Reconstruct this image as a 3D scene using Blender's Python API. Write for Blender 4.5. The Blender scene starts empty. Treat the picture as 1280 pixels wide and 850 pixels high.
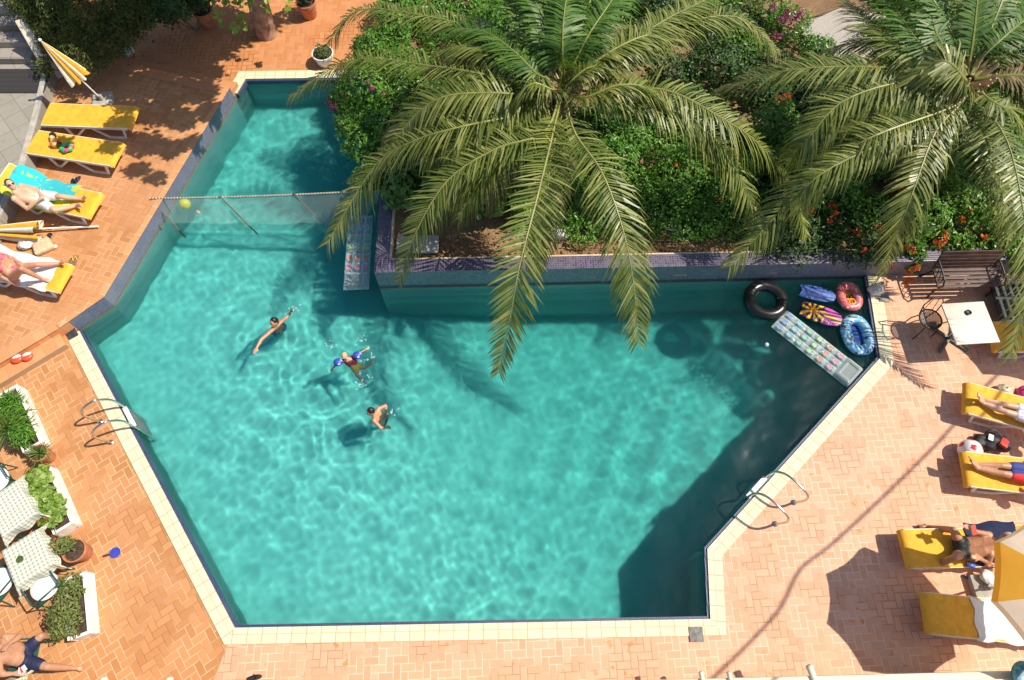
import bpy, bmesh, math, random
import numpy as np
from mathutils import Vector, Matrix
from mathutils.geometry import tessellate_polygon
R = math.radians
V = Vector
S = bpy.context.scene
COL = S.collection
random.seed(11)
RNG = np.random.default_rng(5)

# ------------------------------------------------------------------ camera
F_ = 853.3            # focal length in photo pixels (1280 wide)
TH = R(65)            # looking down
CH = 12.25            # balcony height
cT, sT = math.cos(TH), math.sin(TH)


def P(px, py, z=0.0):
    """photo pixel -> point of the place at height z"""
    u = (px - 640) / F_
    v = (py - 425) / F_
    d = V((u, cT - v * sT, -sT - v * cT))
    t = (z - CH) / d.z
    return V((d.x * t, d.y * t, z))


cam = bpy.data.cameras.new('camera')
co = bpy.data.objects.new('camera', cam)
COL.objects.link(co)
co.location = (0, 0, CH)
co.rotation_euler = (math.pi / 2 - TH, 0, 0)
cam.sensor_width = 36
cam.lens = 36 * F_ / 1280
cam.clip_end = 3000
cam.clip_start = .1
S.camera = co

# ------------------------------------------------------------------ light
EL, AZ = R(53), R(7)
w = bpy.data.worlds.new('World')
S.world = w
w.use_nodes = True
_nt = w.node_tree
_bg = _nt.nodes['Background']
_sk = _nt.nodes.new('ShaderNodeTexSky')
_sk.sky_type = 'NISHITA'
_sk.sun_disc = False
_sk.sun_elevation = EL
_sk.sun_rotation = R(90) - AZ
_nt.links.new(_sk.outputs[0], _bg.inputs[0])
_bg.inputs[1].default_value = .105
sl = bpy.data.lights.new('sun', 'SUN')
so = bpy.data.objects.new('sun', sl)
COL.objects.link(so)
sl.energy = 4.6
sl.angle = R(.5)
sl.color = (1, .915, .78)
so.rotation_euler = V((math.cos(EL) * math.cos(AZ), math.cos(EL) * math.sin(AZ), math.sin(EL))).to_track_quat('Z', 'Y').to_euler()
so.location = (12, 2, 18)
sl.cycles.is_caustics_light = True
S.view_settings.view_transform = 'Standard'
S.view_settings.look = 'None'
S.view_settings.exposure = .42
S.cycles.use_denoising = True
S.cycles.max_bounces = 8
S.cycles.transparent_max_bounces = 12
S.cycles.caustics_reflective = False


# ------------------------------------------------------------------ node helpers
class T:
    def __init__(s, name):
        s.m = bpy.data.materials.new(name)
        s.m.use_nodes = True
        s.t = s.m.node_tree
        s.b = s.t.nodes['Principled BSDF']
        s.out = s.t.nodes['Material Output']

    def n(s, typ, **kw):
        q = s.t.nodes.new('ShaderNode' + typ)
        for k, v in kw.items():
            setattr(q, k, v)
        return q

    def put(s, sock, v):
        if isinstance(v, bpy.types.NodeSocket):
            s.t.links.new(v, sock)
        elif isinstance(v, (tuple, list)) and len(v) == 3 and sock.type == 'RGBA':
            sock.default_value = (*v, 1)
        else:
            sock.default_value = v

    def M(s, op, a, b=None, c=None):
        q = s.n('Math', operation=op)
        for i, x in enumerate((a, b, c)):
            if x is not None:
                s.put(q.inputs[i], x)
        return q.outputs[0]

    def mix(s, f, a, b):
        q = s.n('Mix', data_type='RGBA')
        s.put(q.inputs[0], f)
        s.put(q.inputs[6], a)
        s.put(q.inputs[7], b)
        return q.outputs[2]

    def step(s, x, a, b):
        q = s.n('MapRange', interpolation_type='SMOOTHSTEP')
        s.put(q.inputs[0], x)
        q.inputs[1].default_value = a
        q.inputs[2].default_value = b
        return q.outputs[0]

    def noise(s, vec, scale, detail=3, rough=.55):
        q = s.n('TexNoise')
        if vec is not None:
            s.put(q.inputs['Vector'], vec)
        q.inputs['Scale'].default_value = scale
        q.inputs['Detail'].default_value = detail
        q.inputs['Roughness'].default_value = rough
        return q.outputs[0]

    def pos(s):
        return s.n('NewGeometry').outputs['Position']

    def obj(s):
        return s.n('TexCoord').outputs['Object']

    def xyz(s, v):
        q = s.n('SeparateXYZ')
        s.put(q.inputs[0], v)
        return q.outputs[0], q.outputs[1], q.outputs[2]

    def vec(s, x, y, z=0.0):
        q = s.n('CombineXYZ')
        for i, v in enumerate((x, y, z)):
            s.put(q.inputs[i], v)
        return q.outputs[0]

    def white(s, v):
        q = s.n('TexWhiteNoise', noise_dimensions='3D')
        s.put(q.inputs[0], v)
        return q.outputs[0]

    def bump(s, h, strength=.4, dist=.01):
        q = s.n('Bump')
        q.inputs['Strength'].default_value = strength
        q.inputs['Distance'].default_value = dist
        s.put(q.inputs['Height'], h)
        s.put(s.b.inputs['Normal'], q.outputs[0])

    def base(s, col, rough=.6, metal=0.0, spec=None):
        s.put(s.b.inputs['Base Color'], col)
        s.put(s.b.inputs['Roughness'], rough)
        s.put(s.b.inputs['Metallic'], metal)
        if spec is not None:
            s.b.inputs['Specular IOR Level'].default_value = spec
        return s.m


def plain(name, c, rough=.6, var=.12, scale=6, metal=0.0, bump=0, bscale=60, coat=0):
    """one colour with soft wear"""
    t = T(name)
    o = t.obj()
    f = t.noise(o, scale, 5)
    d = tuple(max(0, x * (1 - var * 1.6)) for x in c)
    e = tuple(min(1, x * (1 + var)) for x in c)
    t.base(t.mix(t.step(f, .3, .7), d, e), rough, metal)
    if bump:
        t.bump(t.noise(o, bscale, 3), bump, .01)
    if coat:
        t.b.inputs['Coat Weight'].default_value = coat
    return t.m


def leafmat(name, cols, rough=.45, trans=.25):
    t = T(name)
    r = t.n('NewGeometry').outputs['Random Per Island']
    cr = t.n('ValToRGB')
    cr.color_ramp.elements[0].color = (*cols[0], 1)
    cr.color_ramp.elements[1].color = (*cols[-1], 1)
    for k, c in enumerate(cols[1:-1]):
        e = cr.color_ramp.elements.new((k + 1) / (len(cols) - 1))
        e.color = (*c, 1)
    t.put(cr.inputs[0], r)
    t.base(cr.outputs[0], rough)
    tr = t.n('BsdfTranslucent')
    t.put(tr.inputs[0], t.mix(.5, cr.outputs[0], (.25, .38, .03)))
    mx = t.n('MixShader')
    mx.inputs[0].default_value = trans
    t.t.links.new(t.b.outputs[0], mx.inputs[1])
    t.t.links.new(tr.outputs[0], mx.inputs[2])
    t.t.links.new(mx.outputs[0], t.out.inputs[0])
    return t.m


# ------------------------------------------------------------------ mesh helpers
class MB:
    """collects shapes for one mesh"""
    def __init__(s):
        s.v = []
        s.f = []
        s.mi = []
        s.cur = 0

    def add(s, vs, fs):
        o = len(s.v)
        s.v += [tuple(x) for x in vs]
        s.f += [tuple(i + o for i in f) for f in fs]
        s.mi += [s.cur] * len(fs)
        return s

    def box(s, c, size, M=None):
        x, y, z = (q / 2 for q in size)
        vs = [V((a * x, b * y, d * z)) for a in (-1, 1) for b in (-1, 1) for d in (-1, 1)]
        vs = [(M @ q if M else q) + V(c) for q in vs]
        return s.add(vs, [(0, 1, 3, 2), (4, 6, 7, 5), (0, 4, 5, 1), (2, 3, 7, 6), (0, 2, 6, 4), (1, 5, 7, 3)])

    def tube(s, pts, r, n=8, caps=True):
        pts = [V(p) for p in pts]
        rr = r if isinstance(r, (list, tuple)) else [r] * len(pts)
        rings = []
        prev = None
        for i, p in enumerate(pts):
            a = pts[max(0, i - 1)]
            b = pts[min(len(pts) - 1, i + 1)]
            t = (b - a).normalized()
            if prev is None:
                u = t.orthogonal().normalized()
            else:
                u = (prev - t * prev.dot(t))
                u = u.normalized() if u.length > 1e-6 else t.orthogonal().normalized()
            prev = u
            w_ = t.cross(u)
            rings.append([p + (u * math.cos(k * 2 * math.pi / n) + w_ * math.sin(k * 2 * math.pi / n)) * rr[i] for k in range(n)])
        vs = [q for g in rings for q in g]
        fs = [(i * n + k, i * n + (k + 1) % n, (i + 1) * n + (k + 1) % n, (i + 1) * n + k) for i in range(len(pts) - 1) for k in range(n)]
        if caps:
            fs += [tuple(range(n))[::-1], tuple((len(pts) - 1) * n + k for k in range(n))]
        return s.add(vs, fs)

    def lathe(s, prof, n=24, c=(0, 0, 0), sx=1, sy=1):
        c = V(c)
        vs = [c + V((r * sx * math.cos(k * 2 * math.pi / n), r * sy * math.sin(k * 2 * math.pi / n), z)) for r, z in prof for k in range(n)]
        fs = [(i * n + k, i * n + (k + 1) % n, (i + 1) * n + (k + 1) % n, (i + 1) * n + k) for i in range(len(prof) - 1) for k in range(n)]
        fs += [tuple(range(n))[::-1], tuple((len(prof) - 1) * n + k for k in range(n))]
        return s.add(vs, fs)

    def ball(s, c, r, M=None, n=10, m=8):
        r = V(r) if not isinstance(r, (int, float)) else V((r, r, r))
        vs = []
        for i in range(m + 1):
            a = math.pi * i / m
            for k in range(n):
                b = 2 * math.pi * k / n
                q = V((r.x * math.sin(a) * math.cos(b), r.y * math.sin(a) * math.sin(b), r.z * math.cos(a)))
                vs.append((M @ q if M else q) + V(c))
        fs = [(i * n + k, (i + 1) * n + k, (i + 1) * n + (k + 1) % n, i * n + (k + 1) % n) for i in range(m) for k in range(n)]
        return s.add(vs, fs)

    def cap(s, a, ra, b, rb, n=12):
        """tapered capsule"""
        a, b = V(a), V(b)
        s.ball(a, ra, None, n, 8)
        s.ball(b, rb, None, n, 8)
        return s.tube([a, b], [ra, rb], n)

    def prism(s, poly, z0, z1):
        n = len(poly)
        vs = [V((p[0], p[1], z0)) for p in poly] + [V((p[0], p[1], z1)) for p in poly]
        t = tessellate_polygon([[V((p[0], p[1], 0)) for p in poly]])
        fs = [tuple(x) for x in t] + [tuple(i + n for i in x) for x in t]
        fs += [(i, (i + 1) % n, n + (i + 1) % n, n + i) for i in range(n)]
        return s.add(vs, fs)

    def build(s, name, mats, parent=None, smooth=True, fix=True, bevel=0, M=None, angle=40):
        me = bpy.data.meshes.new(name)
        me.from_pydata(s.v, [], s.f)
        mats = mats if isinstance(mats, (list, tuple)) else [mats]
        for m in mats:
            me.materials.append(m)
        if len(mats) > 1:
            me.polygons.foreach_set('material_index', s.mi)
        if fix or bevel:
            bm = bmesh.new()
            bm.from_mesh(me)
            if fix:
                bmesh.ops.remove_doubles(bm, verts=bm.verts, dist=1e-5)
                bmesh.ops.recalc_face_normals(bm, faces=bm.faces)
            if bevel:
                es = [e for e in bm.edges if len(e.link_faces) == 2 and e.calc_face_angle(0) > R(50)]
                bmesh.ops.bevel(bm, geom=es, offset=bevel, segments=2, profile=.6, affect='EDGES', clamp_overlap=True)
            bm.to_mesh(me)
            bm.free()
        if smooth:
            me.polygons.foreach_set('use_smooth', [True] * len(me.polygons))
            me.set_sharp_from_angle(angle=R(angle))
        o = bpy.data.objects.new(name, me)
        COL.objects.link(o)
        if parent:
            o.parent = parent
        if M:
            o.matrix_local = M
        return o


def tag(o, label=None, cat=None, group=None, kind=None):
    if label:
        o['label'] = label
    if cat:
        o['category'] = cat
    if group:
        o['group'] = group
    if kind:
        o['kind'] = kind
    return o


def thing(name, label, cat, loc=(0, 0, 0), rz=0, group=None):
    o = bpy.data.objects.new(name, None)
    COL.objects.link(o)
    o.location = loc
    o.rotation_euler = (0, 0, rz)
    o.empty_display_size = .2
    return tag(o, label, cat, group)


def kids(o):
    return list(o.children)


def copytree(o, parent=None):
    c = o.copy()
    COL.objects.link(c)
    c.parent = parent
    for ch in kids(o):
        copytree(ch, c)
    return c


def xy(p):
    return V((p.x, p.y, 0))


def isect(a, b, c, d):
    r = b - a
    q = d - c
    den = r.x * q.y - r.y * q.x
    t = ((c.x - a.x) * q.y - (c.y - a.y) * q.x) / den
    return V((a.x + r.x * t, a.y + r.y * t, 0))


def frame(a, b):
    """angle of a->b on the ground"""
    return math.atan2(b.y - a.y, b.x - a.x)


def spline(pts, n):
    """Catmull-Rom through pts"""
    pts = [V(p) for p in pts]
    pts = [pts[0] * 2 - pts[1]] + pts + [pts[-1] * 2 - pts[-2]]
    out = []
    m = len(pts) - 3
    for k in range(n + 1):
        s = k / n * m
        i = min(int(s), m - 1)
        t = s - i
        a, b, c, d = pts[i:i + 4]
        out.append(.5 * ((2 * b) + (c - a) * t + (2 * a - 5 * b + 4 * c - d) * t * t + (3 * b - a - 3 * c + d) * t ** 3))
    return out


def offset(poly, d):
    """open polyline moved sideways (left of travel positive)"""
    out = []
    n = len(poly)
    for i, p in enumerate(poly):
        ds = []
        if i > 0:
            ds.append((poly[i] - poly[i - 1]).normalized())
        if i < n - 1:
            ds.append((poly[i + 1] - poly[i]).normalized())
        nn = [V((-q.y, q.x, 0)) for q in ds]
        if len(nn) == 1:
            out.append(p + nn[0] * d)
        else:
            m = (nn[0] + nn[1]).normalized()
            out.append(p + m * (d / max(.3, m.dot(nn[0]))))
    return out


def fuse(mb, voxel, smooth=4):
    """melt overlapping shapes into one continuous skin"""
    me = bpy.data.meshes.new('melt')
    me.from_pydata(mb.v, [], mb.f)
    bm = bmesh.new()
    bm.from_mesh(me)
    bmesh.ops.remove_doubles(bm, verts=bm.verts, dist=1e-5)
    bmesh.ops.recalc_face_normals(bm, faces=bm.faces)
    bm.to_mesh(me)
    bm.free()
    o = bpy.data.objects.new('melt', me)
    COL.objects.link(o)
    r = o.modifiers.new('r', 'REMESH')
    r.mode = 'VOXEL'
    r.voxel_size = voxel
    if smooth:
        q = o.modifiers.new('s', 'SMOOTH')
        q.iterations = smooth
        q.factor = .5
    dg = bpy.context.evaluated_depsgraph_get()
    out = bpy.data.meshes.new_from_object(o.evaluated_get(dg))
    bpy.data.objects.remove(o)
    bpy.data.meshes.remove(me)
    out.polygons.foreach_set('use_smooth', [True] * len(out.polygons))
    return out


def link(name, me, mats, parent=None):
    me.name = name
    me.materials.clear()
    for m in (mats if isinstance(mats, (list, tuple)) else [mats]):
        me.materials.append(m)
    o = bpy.data.objects.new(name, me)
    COL.objects.link(o)
    if parent:
        o.parent = parent
    return o


# ------------------------------------------------------------------ common materials
WHITE = plain('white_resin', (.78, .76, .70), .4, .06)
def soften(m, scale=4.5, strength=.35, dist=.05):
    """broad creases in cloth"""
    nt = m.node_tree
    nz = nt.nodes.new('ShaderNodeTexNoise')
    nz.inputs['Scale'].default_value = scale
    nz.inputs['Distortion'].default_value = 1.2
    tc = nt.nodes.new('ShaderNodeTexCoord')
    nt.links.new(tc.outputs['Object'], nz.inputs['Vector'])
    bp = nt.nodes.new('ShaderNodeBump')
    bp.inputs['Strength'].default_value = strength
    bp.inputs['Distance'].default_value = dist
    nt.links.new(nz.outputs[0], bp.inputs['Height'])
    b = nt.nodes['Principled BSDF']
    if b.inputs['Normal'].is_linked:
        nt.links.new(b.inputs['Normal'].links[0].from_socket, bp.inputs['Normal'])
    nt.links.new(bp.outputs[0], b.inputs['Normal'])
    return m


YEL = plain('yellow_canvas', (.80, .395, .03), .8, .08, 9, bump=.15, bscale=140)
CREAM = plain('cream_canvas', (.82, .76, .62), .85, .06, 8, bump=.15, bscale=140)
soften(YEL)
soften(CREAM)
DARKGREEN = plain('green_metal', (.02, .085, .06), .4, .1)
BLACKM = plain('black_metal', (.02, .02, .022), .45, .1)
STEEL = plain('steel', (.62, .60, .54), .22, .05, metal=1.0)
TERRA = plain('terracotta', (.50, .19, .09), .8, .14, 7, bump=.2)
PLASTER = plain('white_plaster', (.80, .77, .72), .75, .08, 4, bump=.25, bscale=30)
CONC = plain('concrete', (.42, .39, .34), .9, .14, 6, bump=.4, bscale=40)
WOODP = plain('pale_wood', (.55, .40, .25), .7, .15, 10)
SOIL = plain('dark_soil', (.07, .045, .028), .95, .35, 20, bump=.8, bscale=35)
NAVY = plain('navy_cloth', (.012, .02, .07), .85, .15, 12)
# ================================================================== setting
CELL = .12


def bricks(name, ang, c1, c2, c3, mort, mort2, spots=0.0, pink=None):
    """herringbone of 2:1 clay bricks"""
    t = T(name)
    x, y, z = t.xyz(t.pos())
    ca, sa = math.cos(ang) / CELL, math.sin(ang) / CELL
    X = t.M('ADD', t.M('MULTIPLY', x, ca), t.M('MULTIPLY', y, sa))
    Y = t.M('SUBTRACT', t.M('MULTIPLY', y, ca), t.M('MULTIPLY', x, sa))
    i = t.M('FLOOR', X)
    j = t.M('FLOOR', Y)
    fx = t.M('SUBTRACT', X, i)
    fy = t.M('SUBTRACT', Y, j)
    k = t.M('FLOORED_MODULO', t.M('ADD', i, j), 4.0)
    eq = lambda v: t.M('COMPARE', k, float(v), .3)
    h0, h1, v0, v1 = eq(0), eq(1), eq(2), eq(3)
    d = t.M('MINIMUM', t.M('MINIMUM', t.M('ADD', fx, h1), t.M('ADD', t.M('SUBTRACT', 1.0, fx), h0)),
            t.M('MINIMUM', t.M('ADD', fy, v1), t.M('ADD', t.M('SUBTRACT', 1.0, fy), v0)))
    rnd = t.white(t.vec(t.M('SUBTRACT', i, h1), t.M('SUBTRACT', j, v1), 3.0))
    pv = t.pos()
    big = t.noise(pv, .7, 4)
    mid = t.noise(pv, 5.0, 4)
    fine = t.noise(pv, 45.0, 3)
    col = t.mix(rnd, c1, c2)
    col = t.mix(t.M('MULTIPLY', t.step(big, .42, .68), .7), col, c3)
    col = t.mix(t.M('MULTIPLY', t.step(fine, .45, .75), .22), col, tuple(q * .72 for q in c1))
    col = t.mix(t.M('MULTIPLY', t.step(mid, .58, .72), .25), col, tuple(q * .8 for q in c2))
    if spots:
        sp = t.noise(pv, 6.5, 2, .4)
        gate = t.step(t.noise(pv, .9, 2), .5, .62)
        col = t.mix(t.M('MULTIPLY', t.M('MULTIPLY', t.step(sp, .635, .67), gate), spots), col, (.60, .22, .05))
    mc = t.mix(t.step(t.noise(pv, .8, 3), .46, .58), mort, mort2)
    m = t.step(d, .062, .030)
    t.base(t.mix(m, col, mc), t.mix(m, (.72,) * 3, (.95,) * 3), spec=.3)
    t.bump(t.M('ADD', t.step(d, .03, .10), t.M('MULTIPLY', fine, .25)), .45, .006)
    return t.m


def tiles(name, ang, size, c1, c2, mort, off=(0, 0), gap=.03, rough=.7, uv=False, vert=None):
    """square tiles; with uv, joints follow the strip"""
    t = T(name)
    if uv:
        x, y, z = t.xyz(t.n('UVMap').outputs[0])
        X = t.M('DIVIDE', x, size)
        Y = t.M('DIVIDE', y, vert or size)
    else:
        x, y, z = t.xyz(t.pos())
        ca, sa = math.cos(ang) / size, math.sin(ang) / size
        X = t.M('ADD', t.M('ADD', t.M('MULTIPLY', x, ca), t.M('MULTIPLY', y, sa)), off[0])
        Y = t.M('ADD', t.M('SUBTRACT', t.M('MULTIPLY', y, ca), t.M('MULTIPLY', x, sa)), off[1])
    i = t.M('FLOOR', X)
    j = t.M('FLOOR', Y)
    fx = t.M('SUBTRACT', X, i)
    fy = t.M('SUBTRACT', Y, j)
    d = t.M('MINIMUM', t.M('MINIMUM', fx, t.M('SUBTRACT', 1.0, fx)), t.M('MINIMUM', fy, t.M('SUBTRACT', 1.0, fy)))
    pv = t.pos()
    col = t.mix(t.white(t.vec(i, j, 1.0)), c1, c2)
    col = t.mix(t.M('MULTIPLY', t.step(t.noise(pv, 9.0, 5), .48, .75), .35), col, tuple(q * .72 for q in c1))
    m = t.step(d, gap * 1.6, gap * .7)
    t.base(t.mix(m, col, mort), rough)
    t.bump(t.step(d, gap * .5, gap * 2.2), .4, .006)
    return t.m


def mosaic(name, size, c1, c2, grout, face=None, zbands=False, rough=.35):
    """small square mosaic in object axes; optional second colour pair on upright faces"""
    t = T(name)
    o = t.obj()
    x, y, z = t.xyz(o)
    nx, ny, nz = t.xyz(t.n('TexCoord').outputs['Normal'])
    ds, ids = [], []
    for a, nn in ((x, nx), (y, ny), (z, nz)):
        q = t.M('DIVIDE', t.M('ADD', a, .0037), size)
        i = t.M('FLOOR', q)
        f = t.M('SUBTRACT', q, i)
        ids.append(i)
        ds.append(t.M('ADD', t.M('MINIMUM', f, t.M('SUBTRACT', 1.0, f)), t.step(t.M('ABSOLUTE', nn), .55, .6)))
    d = t.M('MINIMUM', t.M('MINIMUM', ds[0], ds[1]), ds[2])
    r = t.white(t.vec(*ids))
    col = t.mix(r, c1, c2)
    if face:
        up = t.step(t.M('ABSOLUTE', nz), .4, .6)
        col = t.mix(up, t.mix(r, face[0], face[1]), col)
    pv = t.pos()
    col = t.mix(t.M('MULTIPLY', t.step(t.noise(pv, 2.2, 4), .45, .75), .4), col, grout)
    col = t.mix(t.step(d, .13, .05), col, grout)
    if zbands:
        px, py, pz = t.xyz(pv)
        wav = t.M('ADD', pz, t.M('MULTIPLY', t.M('SUBTRACT', t.noise(pv, 3.0, 2), .5), .01))
        tan = t.mix(t.noise(pv, 14.0, 3), (.46, .30, .13), (.62, .46, .25))
        teal = t.mix(t.noise(pv, 1.2, 3), (.30, .66, .65), (.38, .74, .73))
        col = t.mix(t.step(wav, -.10, -.105), col, tan)
        col = t.mix(t.step(wav, -.155, -.16), col, teal)
    t.base(col, rough)
    t.bump(t.step(d, .02, .14), .3, .004)
    return t.m


# ---- plan of the pool, read from the photograph
WZ = -.15      # water
TZ = .28       # raised terrace
PZ = .53       # planter wall top
ta, tb = xy(P(287, 109, TZ)), xy(P(129.5, 371, TZ))
tcn = xy(P(72, 406, TZ))
fa, fb = xy(P(474, 361, WZ)), xy(P(1094, 348.5, WZ))
fd = (fb - fa).normalized()
fn = V((-fd.y, fd.x, 0))
p2 = xy(P(475, 361.5, WZ))
top_a, top_b = xy(P(303, 98)), xy(P(440, 96))
p0 = isect(ta, tb, top_a, top_b)
p1 = isect(p2, p2 + fn, top_a, top_b)
pE, pD, pC, pB, pA = (xy(P(*q)) for q in ((1102, 448), (886, 687), (890, 776), (292, 787), (95, 410)))
pF = isect(p2, fb, pE, xy(P(1086, 347)))
pT = tb
POOL = [p0, p1, p2, pF, pE, pD, pC, pB, pA, pT, ta]
seam = xy(P(255, 880))
FANG = frame(p2, pF)
LANG = frame(pA, pB)
TANG = frame(pT, p0)
BANG = frame(pB, pC)


def sheet(name, poly, z, mat, kind='structure', skirt=0):
    mb = MB()
    vs = [V((p.x, p.y, z)) for p in poly]
    mb.add(vs, [tuple(x) for x in tessellate_polygon([vs])])
    if skirt:
        n = len(vs)
        mb.add(vs + [v - V((0, 0, skirt)) for v in vs], [(i, (i + 1) % n, n + (i + 1) % n, n + i) for i in range(n)])
    o = mb.build(name, mat, smooth=False)
    return tag(o, kind=kind)


# ground: one sheet to the horizon with the pit of the pool left open
mb = MB()
xs = [-400, -9.5, 8.5, 400]
ys = [-400, -1.2, 14, 400]
vs = [V((a, b, -.05)) for b in ys for a in xs]
mb.add(vs, [(j * 4 + i, j * 4 + i + 1, j * 4 + i + 5, j * 4 + i + 4) for j in range(3) for i in range(3) if (i, j) != (1, 1)])
tag(mb.build('ground', plain('dry_earth', (.30, .22, .15), .95, .2, .6), smooth=False), kind='structure')

OR1, OR2, OR3 = (.43, .185, .062), (.58, .27, .112), (.54, .255, .115)
PK1, PK2, PK3 = (.61, .32, .195), (.73, .405, .265), (.68, .36, .22)
LIGHTM, DARKM = (.66, .54, .38), (.22, .15, .09)
MAT_L = bricks('clay_bricks_left', LANG, OR1, OR2, OR3, (.60, .45, .29), (.30, .17, .085), .25)
MAT_R = bricks('clay_bricks_right', BANG + R(1.5), PK1, PK2, PK3, (.70, .58, .46), (.34, .23, .15), .8)
MAT_T = bricks('clay_bricks_terrace', TANG, OR1, OR2, OR3, (.52, .385, .25), (.34, .22, .13), .2)
MAT_U = bricks('clay_bricks_rear', R(2), (.50, .19, .065), (.60, .26, .10), (.50, .20, .08), (.42, .28, .17), (.16, .09, .05), .2)
rearY = p0.y
sheet('paved_deck', [p0, pT, pA, pB, seam, V((-16, -4, 0)), V((-16, rearY, 0))], 0, MAT_L)
sheet('paved_deck', [V((-16, rearY, 0)), p0, p1, V((p1.x + .1, 25, 0)), V((-16, 25, 0))], 0, MAT_U)
sheet('paved_deck', [pB, pC, pD, pE, pF, pF + fd * 13, V((pF.x + 13, -4, 0)), seam], 0, MAT_R)

# raised terrace on the left with two risers at both ends
stepL_a, stepL_b = xy(P(85, 400, TZ)), xy(P(-8, 455, TZ))       # lower nosing of the terrace
stepU_a, stepU_b = xy(P(285, 106, TZ)), xy(P(150, 75, TZ))
tl = (tb - ta).normalized()
e1 = pA + (pA - pT).normalized() * (tcn - pA).dot((pA - pT).normalized())
e2 = e1 + (stepL_b - stepL_a).normalized() * 9
u1 = ta
u2 = u1 + (stepU_b - stepU_a).normalized() * 9
terr = [u1, pT, e1, e2, u2]
TSQ = .245
T_TILE1 = (.58, .25, .10)
T_TILE2 = (.68, .32, .14)
mt_low = tiles('nosing_tiles_front', frame(e1, e2), TSQ, T_TILE1, T_TILE2, (.40, .25, .14), gap=.02)
mt_up = tiles('nosing_tiles_rear', frame(u1, u2), TSQ, (.52, .21, .08), (.60, .26, .11), (.38, .24, .14), gap=.02)
mt_side = tiles('edge_tiles', TANG, TSQ, T_TILE1, T_TILE2, (.62, .48, .34), gap=.02)
sheet('terrace', terr, TZ, MAT_T)
mb = MB()
for q, r in ((e1, e2), (u2, u1)):
    mb.add([V((q.x, q.y, TZ)), V((r.x, r.y, TZ)), V((r.x, r.y, -.02)), V((q.x, q.y, -.02))], [(0, 1, 2, 3)])
mb.add([V((pA.x, pA.y, TZ)), V((e1.x, e1.y, TZ)), V((e1.x, e1.y, -.02)), V((pA.x, pA.y, -.02))], [(0, 1, 2, 3)])
tag(mb.build('terrace_riser', mt_low, smooth=False), kind='structure')
dl = (e2 - e1).normalized()
nl = V((-dl.y, dl.x, 0))
if nl.dot(pB - pA) < 0:
    nl = -nl
du_ = (u2 - u1).normalized()
nu = V((-du_.y, du_.x, 0))
if nu.y < 0:
    nu = -nu


def steptread(name, a, b, n, z0, z1, d0, d1, m):
    mb = MB()
    q = [a + n * d0, b + n * d0, b + n * d1, a + n * d1]
    mb.prism(q, z0, z1)
    return tag(mb.build(name, m, bevel=.008, smooth=False), kind='structure')


steptread('step', e1 + dl * .05, e2, nl, TZ, TZ + .012, -TSQ, .02, mt_low)
steptread('step', e1 + dl * .10 + nl * .0, e2, nl, -.01, TZ / 2, .002, TSQ * 1.25, mt_low)
steptread('step', u1 + du_ * .02, u2, nu, TZ, TZ + .012, -TSQ, .02, mt_up)
steptread('step', u1 + du_ * .02, u2, nu, -.01, TZ / 2, .002, TSQ * 1.25, mt_up)
# thin tile rim along the pool edge of the terrace
rim = [u1, pT, e1 + (pT - e1) * .0]
rim_in = offset(rim, -.11)
if (rim_in[0] - u1).dot(V((-1, 0, 0))) < 0:
    rim_in = offset(rim, .11)
rim_out = [q + (q - w_) * .14 for q, w_ in zip(rim, rim_in)]
for k in range(2):
    mb = MB()
    mb.prism([rim_out[k], rim_out[k + 1], rim_in[k + 1], rim_in[k]], TZ + .001, TZ + .016)
    tag(mb.build('terrace_edge', mt_side, bevel=.006, smooth=False), kind='structure')

# coping: cream tiles round the pool with a navy mosaic lip
CW = .225
cop_m = tiles('cream_coping_tiles', 0, .243, (.68, .60, .39), (.74, .66, .45), (.40, .29, .17), gap=.020, uv=True, vert=.15)
lip_m = mosaic('navy_mosaic', .03, (.018, .026, .085), (.04, .05, .14), (.09, .10, .15))


def coping(poly, side):
    inn = offset(poly, -.028 * side)
    out = offset(poly, CW * side)
    me = bpy.data.meshes.new('pool_coping')
    vs, fs, uvs = [], [], []
    for k in range(len(poly) - 1):
        d = (poly[k + 1] - poly[k]).normalized()
        L = lambda p: (p - poly[k]).dot(d)
        a, b, c, e = inn[k], inn[k + 1], out[k + 1], out[k]
        o = len(vs)
        zt = .014
        vs += [a + V((0, 0, zt)), b + V((0, 0, zt)), c + V((0, 0, zt)), e + V((0, 0, zt)),
               a + V((0, 0, -.045)), b + V((0, 0, -.045)), c + V((0, 0, -.01)), e + V((0, 0, -.01))]
        quad = [(0, 1, 2, 3), (4, 5, 1, 0), (3, 2, 6, 7)]
        if k == 0:
            quad.append((0, 3, 7, 4))
        if k == len(poly) - 2:
            quad.append((1, 2, 6, 5))
        n = V((-d.y, d.x, 0)) * side
        for q in quad:
            fs.append(tuple(o + i for i in q))
            for i in q:
                p = vs[o + i]
                uvs.append((L(p), (p - poly[k]).dot(n) + .075 - (.045 if i in (4, 5) else 0)))
    me.from_pydata([tuple(v) for v in vs], [], fs)
    uvl = me.uv_layers.new(name='UVMap')
    for l, u in zip(uvl.data, uvs):
        l.uv = u
    me.materials.append(cop_m)
    bm = bmesh.new()
    bm.from_mesh(me)
    bmesh.ops.recalc_face_normals(bm, faces=bm.faces)
    bm.to_mesh(me)
    o = bpy.data.objects.new('pool_coping', me)
    COL.objects.link(o)
    tag(o, kind='structure')
    # lip
    i1, i2 = offset(poly, -.026 * side), offset(poly, -.075 * side)
    mb = MB()
    for k in range(len(poly) - 1):
        mb.prism([i1[k], i1[k + 1], i2[k + 1], i2[k]], -.12, -.012)
    tag(mb.build('pool_lip', lip_m, smooth=False), kind='structure')


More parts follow.
